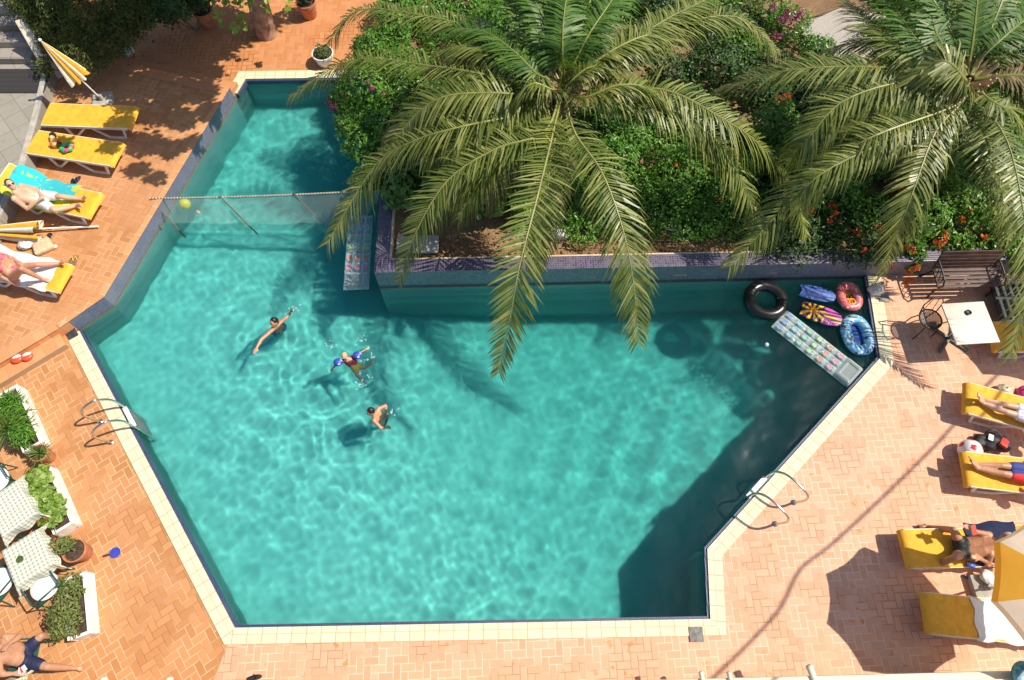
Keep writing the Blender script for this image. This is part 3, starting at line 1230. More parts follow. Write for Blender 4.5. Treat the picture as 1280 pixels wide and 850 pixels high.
PC2 = P(1212, 98, 3.3)
tr2 = [
    ([(1206, 99), (1186, 78), (1163, 81), (1127, 120)], 3.6, 4.2, 3.3, W(wid=.40, roll=.8)),
    ([(1195, 108), (1127, 103), (1053, 127), (1011, 172), (982, 205)], 3.3, 3.8, 2.2, W(wid=.44)),
    ([(1198, 130), (1107, 164), (1059, 189), (1000, 238), (912, 334)], 3.2, 3.6, 1.3, W(wid=.46)),
    ([(1200, 130), (1169, 165), (1141, 240), (1122, 290), (1103, 342)], 3.2, 3.4, 1.2, W(wid=.40)),
    ([(1198, 92), (1130, 62), (1095, 35), (1055, 0)], 3.4, 4.0, 3.3, W(wid=.42)),
    ([(1200, 88), (1155, 60), (1118, 8), (1090, -40)], 3.4, 4.1, 3.6, W(wid=.42, mat=G_PALM2)),
    ([(1208, 85), (1172, 45), (1163, -10), (1165, -60)], 3.4, 4.2, 4.0, W(wid=.42, mat=G_PALM2)),
    ([(1215, 85), (1245, 55), (1290, 20), (1340, 5)], 3.4, 4.2, 3.6, W(wid=.44, mat=G_PALM2)),
    ([(1222, 112), (1250, 132), (1290, 140), (1330, 165)], 3.3, 3.6, 2.5, W(wid=.42)),
    ([(1222, 120), (1260, 180), (1280, 270), (1288, 350), (1263, 446)], 3.2, 3.6, 1.2, W(wid=.40)),
    ([(1190, 92), (1100, 84), (1013, 85), (948, 96), (893, 114)], 3.3, 3.9, 2.3, W(wid=.44)),
    ([(1195, 128), (1120, 170), (1030, 215), (1000, 250), (1008, 296)], 3.1, 3.3, 1.8, W(wid=.34)),
    ([(1225, 105), (1270, 100), (1320, 120), (1360, 160)], 3.3, 3.8, 2.4, W(wid=.44)),
    ([(1218, 125), (1238, 190), (1255, 240), (1262, 300)], 3.1, 3.2, 1.8, W(wid=.40)),
]
fill2 = [(2.2, .8, 2.6, .5), (1.2, .9, 2.6, .55), (.5, .6, 2.8, .6), (1.7, 1.1, 2.4, .5), (.9, .4, 2.6, .7), (2.6, .5, 2.6, .7), (-.2, .5, 2.6, .7), (0, .2, 2.4, .8)]
for k in (0, 1, 2, 3, 4, 5, 6, 7, 14):
    a_ = R(-10 + k * 15)
    fill2.append((a_, .10 + .10 * (k % 3), 2.4 + .25 * (k % 2), .50))
palm('feathery palm at the right end of the bed above the dark bench', PC2, tr2, 2, fill2)

# ---- shrubs of the bed
shrub('bougainvillea', 'bougainvillea with magenta flowers spilling over the pool corner under the palm', 'shrub',
      [(455, 110, 1.0, .65, .6, .5), (490, 160, .9, .55, .8, .5), (470, 190, .7, .35, .55, .4), (520, 120, 1.1, .7, .7, .5), (440, 140, .75, .35, .4, .3), (560, 95, .9, .7, .6, .4), (500, 90, .9, .8, .5, .4), (452, 178, .75, .4, .5, .4), (462, 222, .7, .35, .4, .35), (436, 160, .8, .3, .35, .3), (428, 125, .85, .3, .3, .3)],
      13000, .085, G_MID, 21, flowers=(FL_MAG, [(417, 135, 1.0), (427, 160, .8), (460, 104, 1.3), (465, 112, 1.3), (440, 105, 1.2), (480, 118, 1.4), (412, 128, .9), (495, 130, 1.3), (450, 98, 1.2), (430, 118, 1.1)], 22, .10, .05), zmin=-.05)
shrub('fig_shrub', 'broad leaved shrub over bare soil in the near left corner of the bed', 'shrub',
      [(505, 238, .8, .42, .4, .45), (555, 240, .9, .5, .42, .45), (610, 248, .85, .5, .42, .42), (655, 250, .8, .4, .4, .4), (540, 205, 1.0, .5, .4, .45), (600, 200, 1.05, .5, .4, .45), (500, 200, .9, .4, .5, .4)],
      6500, .13, G_FIG, 22, asp=.8)
shrub('ivy_mound', 'bright green ivy mound behind the wall between the two hanging palm fronds', 'shrub',
      [(850, 215, .9, .7, .6, .5), (800, 240, .7, .5, .5, .4), (900, 240, .7, .5, .5, .4), (860, 260, .55, .55, .35, .3), (920, 215, .8, .5, .5, .4), (770, 200, .8, .5, .5, .4), (720, 250, .65, .4, .4, .35)],
      9000, .085, G_MID, 23, flowers=(FL_ORA, [(858, 238, .95), (845, 206, 1.3), (900, 250, .9)], 8, .05, .05))
shrub('ivy_mound', 'low ivy clump beside the white rock at the front of the bed', 'shrub',
      [(720, 262, .6, .35, .3, .25), (690, 235, .7, .45, .4, .3), (650, 215, .7, .45, .4, .35)], 2400, .09, G_FIG, 24)
shrub('dark_shrub', 'very dark glossy shrub in the middle of the bed right of the palm crown', 'shrub',
      [(890, 80, .9, .8, .6, .6), (840, 95, .8, .6, .5, .5), (930, 110, .7, .6, .5, .45), (860, 135, .7, .7, .5, .4)], 5500, .09, G_DARK, 25)
shrub('trumpet_vine', 'orange flowered trumpet vine left of the second palm behind the wall', 'shrub',
      [(1000, 190, .9, .7, .6, .5), (1050, 230, .8, .6, .6, .5), (1010, 255, .65, .5, .4, .4), (970, 160, .9, .6, .6, .5), (1090, 190, .9, .6, .6, .5), (1085, 265, .65, .5, .4, .4), (1050, 150, .9, .7, .6, .5)],
      10500, .085, G_MID, 26, flowers=(FL_ORA, [(978, 128, 1.2), (972, 122, 1.2), (984, 120, 1.25), (1040, 258, .95), (1045, 268, .9), (1036, 275, .85), (1126, 238, 1.1), (1122, 232, 1.1), (1068, 290, .75), (1074, 294, .7), (1014, 262, .95), (1078, 315, .65), (985, 160, 1.0)], 16, .09, .065))
shrub('trumpet_vine', 'orange flowered trumpet vine tumbling over the wall beside the dark bench', 'shrub',
      [(1150, 270, .85, .6, .55, .5), (1200, 250, .9, .6, .6, .5), (1250, 260, .9, .6, .6, .5), (1130, 300, .65, .4, .28, .3), (1142, 318, .5, .22, .18, .25), (1140, 335, .28, .14, .10, .2), (1190, 300, .6, .5, .25, .25), (1250, 300, .6, .5, .25, .25), (1170, 215, .9, .6, .6, .5), (1240, 200, .9, .6, .6, .5)],
      11500, .085, G_MID, 27, flowers=(FL_ORA, [(1175, 306, .85), (1180, 300, .9), (1171, 302, .85), (1133, 310, .8), (1140, 312, .8), (1137, 340, .45), (1132, 355, .4), (1137, 352, .45), (1146, 335, .5), (1204, 274, 1.0), (1208, 265, 1.0), (1243, 262, 1.0), (1230, 298, .8), (1115, 332, .6), (1181, 292, .85), (1098, 283, .8)], 16, .09, .065), zmin=.02)
shrub('lime_creeper', 'pale lime green creeper hanging through the vine below the right palm', 'shrub',
      [(1185, 215, 1.3, .14, .5, .25), (1200, 240, 1.15, .10, .45, .25), (1175, 240, 1.1, .08, .4, .25)], 900, .07, G_YEL, 28)
shrub('lime_creeper', 'lime green climber clinging to the long front palm frond', 'shrub',
      [(655, 262, 2.4, .10, .22, .16), (648, 285, 2.2, .09, .18, .14)], 420, .075, G_YEL, 29)
shrub('bougainvillea', 'magenta flowering bush at the rear of the bed beside the gravel clearing', 'shrub',
      [(985, 30, .8, .6, .5, .4), (960, 12, .9, .5, .5, .4), (1020, 60, .6, .5, .35, .25)], 2600, .08, G_MID, 30,
      flowers=(FL_MAG, [(985, 18, 1.2), (992, 26, 1.1), (978, 25, 1.1), (990, 34, 1.0), (971, 46, .9), (1000, 18, 1.2), (966, 12, 1.2)], 30, .16, .06))
for i, (lab, spec, n, m) in enumerate((
    ('mid green shrub behind the palm crown at the top edge', [(640, 30, .9, .9, .7, .5), (740, 20, .9, .9, .7, .5), (700, 60, .7, .7, .5, .4)], 5200, G_MID),
    ('dark shrub at the top edge right of the first palm', [(830, 5, .9, .9, .7, .5), (910, 30, .7, .8, .5, .4), (800, 50, .7, .7, .5, .4)], 5000, G_DARK),
    ('mid green shrub at the top right corner behind the second palm', [(1150, 30, .9, .9, .7, .5), (1240, 20, .9, .9, .7, .6), (1290, 90, .9, .8, .7, .6), (1130, 90, .7, .6, .5, .4)], 6500, G_MID),
    ('low green ground plants left of the first palm', [(600, 130, .7, .8, .6, .3), (560, 160, .7, .6, .5, .3), (650, 170, .6, .6, .5, .3), (700, 190, .6, .6, .5, .3), (760, 150, .6, .7, .5, .3)], 5200, G_MID),
)):
    shrub('garden_shrub', lab, 'shrub', spec, n, .10, m, 40 + i, group=None)

cover_spots = [
    ('green shrub covering the planter wall beyond the top pool corner', [(478, 78), (488, 50), (496, 20), (505, -8), (470, 66)], 6500, G_MID, .09),
    ('bright ivy tumbling toward the wall behind the white rock', [(690, 262), (725, 275), (660, 240), (745, 262), (710, 248)], 5200, G_MID, .08),
    ('bright ivy toward the wall right of the long hanging frond', [(800, 262), (850, 272), (900, 270), (940, 268), (880, 255)], 5600, G_MID, .08),
    ('dense green ivy behind the crown of the first palm', [(560, 60), (610, 40), (680, 40), (740, 60), (640, 80)], 7000, G_MID, .09),
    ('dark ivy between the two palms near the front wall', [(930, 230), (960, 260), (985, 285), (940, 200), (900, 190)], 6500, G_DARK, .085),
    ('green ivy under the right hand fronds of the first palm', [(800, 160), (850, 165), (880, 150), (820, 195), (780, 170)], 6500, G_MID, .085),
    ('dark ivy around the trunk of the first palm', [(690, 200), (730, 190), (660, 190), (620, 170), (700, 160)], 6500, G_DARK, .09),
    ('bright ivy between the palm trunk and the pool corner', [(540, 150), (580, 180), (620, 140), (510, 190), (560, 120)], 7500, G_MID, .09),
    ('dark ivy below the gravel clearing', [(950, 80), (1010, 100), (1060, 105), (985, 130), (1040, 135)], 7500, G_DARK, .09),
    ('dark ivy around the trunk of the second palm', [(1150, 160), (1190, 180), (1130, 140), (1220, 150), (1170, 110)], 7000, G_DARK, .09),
    ('green ivy at the right edge behind the slatted bench', [(1270, 180), (1290, 230), (1260, 130), (1300, 280), (1285, 310)], 7000, G_MID, .09),
    ('green ivy at the top edge above the first palm', [(580, 5), (650, -10), (720, -15), (800, -5), (540, 25)], 7000, G_MID, .10),
    ('green ivy at the top edge between the palms', [(870, 20), (920, 60), (1140, 50), (1120, -5), (900, -10)], 7000, G_MID, .10),
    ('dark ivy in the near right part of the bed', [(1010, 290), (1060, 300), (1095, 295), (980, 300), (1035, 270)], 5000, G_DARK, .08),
]
for i, (lab, px_, n_, m_, s_) in enumerate(cover_spots):
    shrub('ivy_mound', lab, 'shrub', [(a, b, .75 if i == 0 else .5, .55 if i == 0 else .75, .62, .34 + .06 * (k % 3)) for k, (a, b) in enumerate(px_)], n_, s_, m_, 120 + i)

rl = np.random.default_rng(8)
lp = np.array([list(o0 + fd * float(x) + fn * float(y)) for x, y in zip(rl.uniform(.1, 8, 900), rl.exponential(.55, 900))])
lp[:, 2] = .425
tag(leafcloud('leaf_litter', lp, np.tile(np.array([0, 0, 1.0]), (900, 1)), .07, leafmat('dry_leaves', [(.10, .04, .02), (.22, .09, .035), (.34, .19, .08)], .9, .0), None, .5, .35, 9), kind='stuff')

# ---- the dark bush and tree on the left, their shade falls on the terrace
shrub('dark_bush', 'big dark feathery bush in the top left corner beside the stone stairs', 'bush',
      [(90, 30, 1.3, .9, .7, .8), (60, 20, 1.2, .6, .6, .7), (130, 60, 1.0, .55, .45, .6), (70, 62, .9, .35, .3, .5), (120, 10, 1.5, .9, .7, .8), (57, 88, .75, .16, .2, .3), (160, 20, 1.2, .6, .6, .6), (105, 75, 1.0, .45, .4, .6), (150, 45, 1.0, .5, .5, .6), (40, -5, 1.5, .7, .6, .7)],
      26000, .075, leafmat('feathery_leaves', [(.030, .055, .008), (.075, .105, .014), (.15, .17, .03)], .55, .2), 51, asp=.3, zmin=.05, tall=.0)
shrub('dark_bush', 'nearly black shrub at the top edge right of the feathery bush', 'bush',
      [(200, 2, 1.0, .8, .5, .7), (250, -15, .9, .7, .45, .6), (175, 18, 1.0, .5, .5, .7), (215, 12, .7, .5, .35, .5), (290, -18, .8, .6, .35, .5)], 12000, .09, G_DARK, 52, zmin=.05, tall=0)


def potted(name, label, px, py, z, r, spec, n, size, mat, seed, potm=TERRA, flowers=None, asp=.5, spiky=False, handle=False):
    """(px,py) is the rim centre at height z"""
    c = P(px, py, z)
    t = thing(name, label, 'potted plant', (c.x, c.y, 0))
    mb = MB()
    mb.lathe([(.001, .0), (r * .68, 0), (r * .74, .02), (r * .92, z * .78), (r * .97, z * .80), (r * 1.02, z * .82), (r * 1.04, z), (r * .93, z), (r * .9, z * .88), (.001, z * .88)], 28)
    pot = mb.build('pot', potm, t)
    mb = MB()
    mb.lathe([(.001, z * .88), (r * .6, z * .9), (r * .895, z * .885)], 18)
    mb.build('soil', SOIL, pot, fix=False)
    if spiky:
        rosette('leaves', t, V((0, 0, z * .88)), spec[0], spec[1], n, mat, seed)
    elif spec:
        sp = [(V(q[:3]), q[3:]) for q in spec]
        p, nn = blobs(sp, n, seed, z * .5)
        leafcloud('foliage', p, nn, size, mat, t, asp, .55, seed)
        twigs(t, (0, 0, z * .85), [q[0] for q in sp], .012)
    if flowers:
        fm, cs, k, rad, fs = flowers
        clusters('blossom', cs, k, rad, fs, fm, t, seed)
    return t


def rosette(name, parent, base, L, w_, n, mat, seed):
    rr = random.Random(seed)
    mb = MB()
    for k in range(n):
        a = rr.uniform(0, 6.28)
        e = rr.uniform(.15, 1.35)
        d = V((math.cos(a) * math.cos(e), math.sin(a) * math.cos(e), math.sin(e)))
        s = V((-math.sin(a), math.cos(a), 0)) * w_
        l = L * rr.uniform(.7, 1.1)
        q = [base + d * l * t_ + V((0, 0, -.35 * l * t_ * t_ * math.cos(e))) for t_ in (0, .35, .7, 1)]
        mb.add([q[0] - s * .6, q[0] + s * .6, q[1] - s, q[1] + s, q[2] - s * .7, q[2] + s * .7, q[3]], [(0, 1, 3, 2), (2, 3, 5, 4), (4, 5, 6)])
    return mb.build(name, mat, parent, smooth=False, fix=False)


potted('potted_shrub', 'dark red terracotta pot with a dark shrub at the shaded top edge', 252, 12, .45, .24, [(0, 0, .8, .4, .35, .35)], 1200, .08, G_DARK, 61)
potted('potted_shrub', 'terracotta pot standing right of the leaning stone slab', 382, 2, .42, .24, [(0, .1, .7, .3, .3, .25)], 700, .08, G_DARK, 62)
potted('potted_shrub', 'round white bowl planter on the bricks behind the pool end', 403, 66, .30, .25, [(0, 0, .36, .18, .18, .12)], 320, .06, G_OLIVE, 63, potm=PLASTER)
potted('potted_spider_plant', 'terracotta pot with spiky grass between the two upper white troughs', 48, 566, .34, .155, (.30, .010), 70, 0, G_SPIKE, 64, spiky=True)
potted('potted_flower', 'wide terracotta pot with straggly red flowering plant beside the checked table', 92, 688, .36, .19, [(-.22, .05, .50, .20, .16, .14), (-.1, .1, .42, .12, .12, .1)], 520, .055, G_OLIVE, 65, flowers=(FL_RED, [(-.3, .05, .62), (-.2, .16, .6), (-.36, -.03, .55)], 8, .05, .035))


def trough(label, a, b, wid, h, plant):
    """white trough whose pool-side rim runs a->b (photo pixels at rim height)"""
    A, B = xy(P(a[0], a[1], h)), xy(P(b[0], b[1], h))
    d = (B - A)
    L = d.length
    d.normalize()
    nn = V((d.y, -d.x, 0))
    if nn.x > 0:
        nn = -nn
    ang = frame(A, B)
    c = (A + B) / 2 + nn * wid / 2
    t = thing('planter_trough', label, 'planter', (c.x, c.y, 0), ang, 'white plaster troughs along the left paving')
    mb = MB()
    l2, w2, k = L / 2, wid / 2, .045
    mb.prism([(-l2, -w2), (l2, -w2), (l2, w2), (-l2, w2)], 0.002, .06)
    for x0, x1, y0, y1 in ((-l2, l2, w2 - k, w2), (-l2, l2, -w2, -w2 + k), (-l2, -l2 + k, -w2 + k, w2 - k), (l2 - k, l2, -w2 + k, w2 - k)):
        mb.prism([(x0, y0), (x1, y0), (x1, y1), (x0, y1)], .06, h)
    mb.build('trough', PLASTER, t, smooth=False, bevel=.006)
    mb = MB()
    mb.box((0, 0, h - .07), (L - 2 * k, wid - 2 * k, .04))
    mb.build('soil', SOIL, t, smooth=False)
    plant(t, L, wid, h)
    return t


def pl1(t, L, w_, h):
    r_ = random.Random(3)
    p, nn = blobs([(V((x, -.05, h + .1)), (.2, .2, .18)) for x in (-.32, -.1, .12, .32, .42)], 1300, 71, h - .05)
    leafcloud('foliage', p, nn, .10, G_MID, t, .25, .6, 71)
    for k in range(4):
        rosette('rosette', t, V((-.38 + .2 * k, -.06 + .05 * (k % 2), h - .05)), .40, .014, 42, G_SPIKE if k > 1 else G_MID, 80 + k)
    rosette('rosette', t, V((.22, -.2, h + .12)), .52, .016, 70, G_SPIKE, 88)


def pl2(t, L, w_, h):
    p, nn = blobs([(V((x, -.05 + .06 * math.sin(x * 9), h + .12)), (.20, .20, .16)) for x in (-.45, -.25, -.05, .15, .33)], 1300, 72, h - .06)
    leafcloud('foliage', p, nn, .085, leafmat('geranium_leaves', [(.10, .19, .02), (.18, .30, .035), (.30, .40, .09)], .5, .25), t, 1.0, .5, 72)
    clusters('blossom', [(.36, -.22, h + .24), (.42, -.06, h + .26), (-.5, .0, h + .26)], 12, .03, .03, FL_RED, t, 5)


def pl3(t, L, w_, h):
    p, nn = blobs([(V((x, -.05, h + .08)), (.16, .20, .16)) for x in (-.38, -.18)] + [(V((x, -.12, h + .14)), (.24, .24, .22)) for x in (.08, .26)], 1500, 73, h - .06)
    leafcloud('foliage', p, nn, .06, G_OLIVE, t, .5, .6, 73)


trough('white trough crowded with spiky green plants, uppermost on the left paving', (21, 480), (53, 552), .36, .30, pl1)
trough('white trough full of lime green geraniums beside the checked table', (61, 582), (92, 653), .36, .30, pl2)
trough('white trough with scraggly olive plants, lowest of the three on the left paving', (106, 714), (113, 791), .36, .30, pl3)
# ================================================================== things
def strip(prof, y0, y1, th, nx=14, ny=6, edge=.0, wob=0, seed=0):
    """soft slab following a side profile (x,z)"""
    r = random.Random(seed)
    c = spline([V((a, 0, b)) for a, b in prof], nx * 2)
    mb = MB()
    N = len(c)
    vs = []
    for lay in (0, 1):
        for i, p in enumerate(c):
            t = (c[min(N - 1, i + 1)] - c[max(0, i - 1)]).normalized()
            n = V((-t.z, 0, t.x))
            for j in range(ny + 1):
                f = j / ny
                y = y0 + (y1 - y0) * f
                e = edge if j in (0, ny) else 0
                k = wob * math.sin(i * 1.3 + j * 2 + seed) if lay else 0
                q = p + n * ((th if lay else 0) + k) + V((0, y, -e))
                vs.append(q)
    M_ = ny + 1
    fs = []
    for lay in (0, 1):
        o = lay * N * M_
        for i in range(N - 1):
            for j in range(ny):
                q = (o + i * M_ + j, o + i * M_ + j + 1, o + (i + 1) * M_ + j + 1, o + (i + 1) * M_ + j)
                fs.append(q if lay else q[::-1])
    o = N * M_
    for i in range(N - 1):
        for j in (0, ny):
            fs.append((i * M_ + j, (i + 1) * M_ + j, o + (i + 1) * M_ + j, o + i * M_ + j))
    for j in range(ny):
        for i in (0, N - 1):
            fs.append((i * M_ + j, o + i * M_ + j, o + i * M_ + j + 1, i * M_ + j + 1))
    mb.add(vs, fs)
    return mb


def lounger(label, foot, axis, gz, back=0.0, group='yellow sun loungers round the pool', w_=.62, L=1.95, curl=.05, hips=1.18):
    """foot, axis: pixels of the foot end middle and of a point further up, at mat height"""
    A, B = P(foot[0], foot[1], gz + .36), P(axis[0], axis[1], gz + .36)
    ang = frame(A, B)
    t = thing('sun_lounger', label, 'sun lounger', (A.x, A.y, gz), ang, group)
    h = w_ / 2 - .02
    cb, sb = math.cos(back), math.sin(back)
    bl = L - hips
    mb = MB()
    for s in (-1, 1):
        mb.box((hips / 2 + .05, s * h, .315), (hips - .02, .05, .05))
    mb.box((.10, 0, .315), (.06, 2 * h - .05, .04))
    mb.box((hips - .02, 0, .315), (.06, 2 * h - .05, .04))
    mb.build('frame', WHITE, t, bevel=.012)
    mb = MB()
    Rb = Matrix.Rotation(-back, 3, 'Y')
    for s in (-1, 1):
        mb.box((hips + .03 + cb * bl / 2, s * h, .318 + sb * bl / 2), (bl, .05, .045), Rb)
    mb.box((hips + .03 + cb * (bl - .03), 0, .318 + sb * (bl - .03)), (.05, 2 * h - .05, .04), Rb)
    for k in range(5):
        mb.box((hips + .03 + cb * (.1 + bl * k / 6), 0, .318 + sb * (.1 + bl * k / 6)), (.05, 2 * h - .05, .015), Rb)
    mb.build('back_frame', WHITE, t, bevel=.01)
    for s in (-1, 1):
        for path in (((.16, .30), (.24, .025), (.60, .025), (.86, .30)), ((1.02, .30), (1.34, .025), (1.42, .025), (1.46, .30 if back < .2 else .38))):
            mb = MB()
            for q, r in zip(path[:-1], path[1:]):
                a, b = V((q[0], s * h, q[1])), V((r[0], s * h, r[1]))
                d = (b - a)
                an = -math.atan2(d.z, d.x)
                mb.box((a + b) / 2, (d.length + .03, .04, .045), Matrix.Rotation(an, 3, 'Y'))
            mb.build('leg', WHITE, t, bevel=.008)
    prof = [(-.015, .345 - curl), (.03, .348), (.30, .345), (.7, .345), (hips, .345)]
    for k in range(1, 5):
        prof.append((hips + cb * bl * k / 4, .345 + sb * bl * k / 4))
    mt = strip(prof, -w_ / 2, w_ / 2, .04, edge=.012).build('mattress', YEL, t)
    mb = MB()
    for s in (-1, 1):
        mb.tube([V((a, s * (w_ / 2 + .004), b + .018)) for a, b in prof], .011, 6)
    for a, b in (prof[0], prof[-1]):
        mb.tube([V((a, -w_ / 2, b + .018)), V((a, w_ / 2, b + .018))], .011, 6)
    mb.build('piping', CREAM, mt)
    t['prof'] = [v for q in prof for v in q]
    return t


def mat_of(t):
    return Matrix.Translation(t.location) @ Matrix.Rotation(t.rotation_euler.z, 4, 'Z')


def towel(label, t, x0, x1, y0, y1, mat, seed=0, name='beach_towel', th=.012, lift=.046, cat='towel'):
    """cloth lying on lounger t, between distances x0..x1 along its mat"""
    pr = list(t['prof'])
    pr = [(pr[i], pr[i + 1]) for i in range(0, len(pr), 2)]
    c = spline([V((a, 0, b)) for a, b in pr], 60)
    ln = [0]
    for i in range(60):
        ln.append(ln[-1] + (c[i + 1] - c[i]).length)
    sel = [(p.x, p.z) for p, l in zip(c, ln) if x0 <= l <= x1][::4]
    q = []
    for i, (a, b) in enumerate(sel):
        j = sel[min(len(sel) - 1, i + 1)]
        k = sel[max(0, i - 1)]
        d = V((j[0] - k[0], 0, j[1] - k[1])).normalized()
        q.append((a - d.z * lift, b + d.x * lift))
    o = strip(q, y0, y1, th, ny=10, edge=.05, wob=.006, seed=seed).build(name, mat)
    o.matrix_world = mat_of(t)
    for v in o.data.vertices:
        v.co.x += .02 * math.sin(v.co.y * 17 + seed)
        v.co.y += .02 * math.sin(v.co.x * 13 + seed)
    return tag(o, label, cat)


L1 = lounger('empty yellow lounger beneath the closed upright parasol, highest on the terrace', (166, 147), (60, 143), TZ)
L2 = lounger('yellow lounger dappled by shade with bright toys lying on it', (146, 193), (39, 177), TZ)
L3 = lounger('yellow lounger under the man on a turquoise towel', (118, 257), (14, 235), TZ, back=.62)
L4 = lounger('yellow lounger under the sunbathing woman on a white towel', (80, 348), (-26, 326), TZ, back=.45)
R1 = lounger('yellow lounger under bare legs in floral shorts, just above the black backpack', (1209, 497), (1330, 530), 0, back=.5, curl=.07)
R2 = lounger('yellow lounger with legs in navy and red shorts beside the red spotted ball', (1208, 586), (1330, 600), 0, back=.5, curl=.07)
R3 = lounger('yellow lounger straddled by the tanned man in black trunks', (1133, 686), (1265, 683), 0, back=.25, curl=.07)
R4 = lounger('yellow lounger half covered by a white towel under the open parasol', (1159, 766), (1290, 780), 0, curl=.07)
R5 = lounger('yellow lounger corner showing behind the white square table', (1240, 421), (1370, 421), 0)

tq = T('turquoise_towel_print')
o_ = tq.obj()
ty = tq.xyz(o_)
bl_ = tq.mix(tq.step(tq.noise(o_, 3.2, 4), .50, .56), (.03, .40, .45), (.42, .47, .06))
bl_ = tq.mix(tq.step(tq.noise(o_, 14, 4), .60, .68), bl_, (.62, .55, .10))
tq.base(tq.mix(tq.step(ty[1], -.02, .02), bl_, tq.mix(tq.step(tq.noise(o_, 6, 3), .5, .56), (.45, .50, .04), (.66, .62, .10))), .9)
tq2 = T('turquoise_cloth')
tq2.base(tq2.mix(tq2.step(tq2.noise(tq2.obj(), 4, 3), .55, .6), (.02, .46, .52), (.05, .30, .36)), .9)
WHT = plain('white_terry', (.80, .77, .73), .95, .05, 10, bump=.3, bscale=120)
towel('turquoise and lime printed towel under the reclining man', L3, .50, 1.93, -.40, .36, tq.m, 3)
towel('turquoise towel folded behind the head of the reclining man', L3, 1.35, 1.97, -.40, .22, tq2.m, 5, lift=.062)
towel('white towel under the sunbathing woman', L4, .22, 1.94, -.36, .34, WHT, 4)
towel('white towel spread over half of the empty lounger at the bottom right', R4, .78, 1.94, -.335, .335, WHT, 6)
towel('navy towel under the head of the tanned man', R3, 1.12, 1.96, -.33, .40, NAVY, 7)


# ---- parasols
def closed_canopy(parent, tip, hem, r, seed=0, name='canopy', sag=0.0):
    d = (hem - tip)
    L = d.length
    d.normalize()
    u = d.orthogonal().normalized()
    v = d.cross(u)
    rr = random.Random(seed)
    mb = MB()
    n = 48
    rings = 9
    vs = []
    ph = [rr.uniform(-.25, .25) for _ in range(8)]
    for i in range(rings):
        f = i / (rings - 1)
        for k in range(n):
            a = 2 * math.pi * k / n
            lobe = abs(math.sin(a * 4))
            rad = (.012 + r * f ** .9 * (.42 + .62 * lobe ** .7)) * (1 + ph[k * 8 // n] * f * .6)
            x = L * f + (.05 * (lobe - .5) if i == rings - 1 else 0)
            vs.append(tip + d * x + (u * math.cos(a) + v * math.sin(a)) * rad - V((0, 0, sag * f * f)))
    for i in range(rings - 1):
        for k in range(n):
            mb.cur = (k * 8 // n) % 2
            mb.add([vs[i * n + k], vs[i * n + (k + 1) % n], vs[(i + 1) * n + (k + 1) % n], vs[(i + 1) * n + k]], [(0, 1, 2, 3)])
    return mb.build(name, [YEL, CREAM], parent, fix=True)


def base_block(c, label, ang=.2):
    mb = MB()
    mb.prism([(-.21, -.21), (.21, -.21), (.21, .21), (-.21, .21)], 0, .13)
    mb.lathe([(.001, .12), (.055, .12), (.05, .26), (.038, .26), (.001, .25)], 14)
    o = mb.build('base', CONC, label, bevel=.02)
    o.rotation_euler.z = ang
    return o


b0 = P(131, 129, TZ)
t = thing('parasol', 'closed yellow and white parasol standing tilted at the top left', 'parasol', (b0.x, b0.y, TZ))
base_block(None, t)
tip = P(50, 50, TZ + 1.85) - V((b0.x, b0.y, TZ))
mb = MB()
mb.tube([V((0, 0, .08)), tip * .98], .017, 10)
mb.build('pole', WHITE, t)
closed_canopy(t, tip * .985, tip * .44, .235, 3)
mb = MB()
mb.ball(tip, .035)
mb.build('finial', WHITE, t)

lp0, lp1, lp2 = P(123, 283, TZ + .06), P(52, 290, TZ + .14), P(-30, 289, TZ + .17)
t = thing('parasol', 'folded yellow and cream parasol lying on the terrace between the man and the woman', 'parasol', (lp0.x, lp0.y, TZ))
o_ = V((lp0.x, lp0.y, TZ))
mb = MB()
mb.tube([lp0 - o_, lp2 - o_], .02, 10)
mb.build('pole', WHITE, t)
closed_canopy(t, lp2 - o_ + V((-.25, 0, 0)), lp1 - o_, .25, 8)


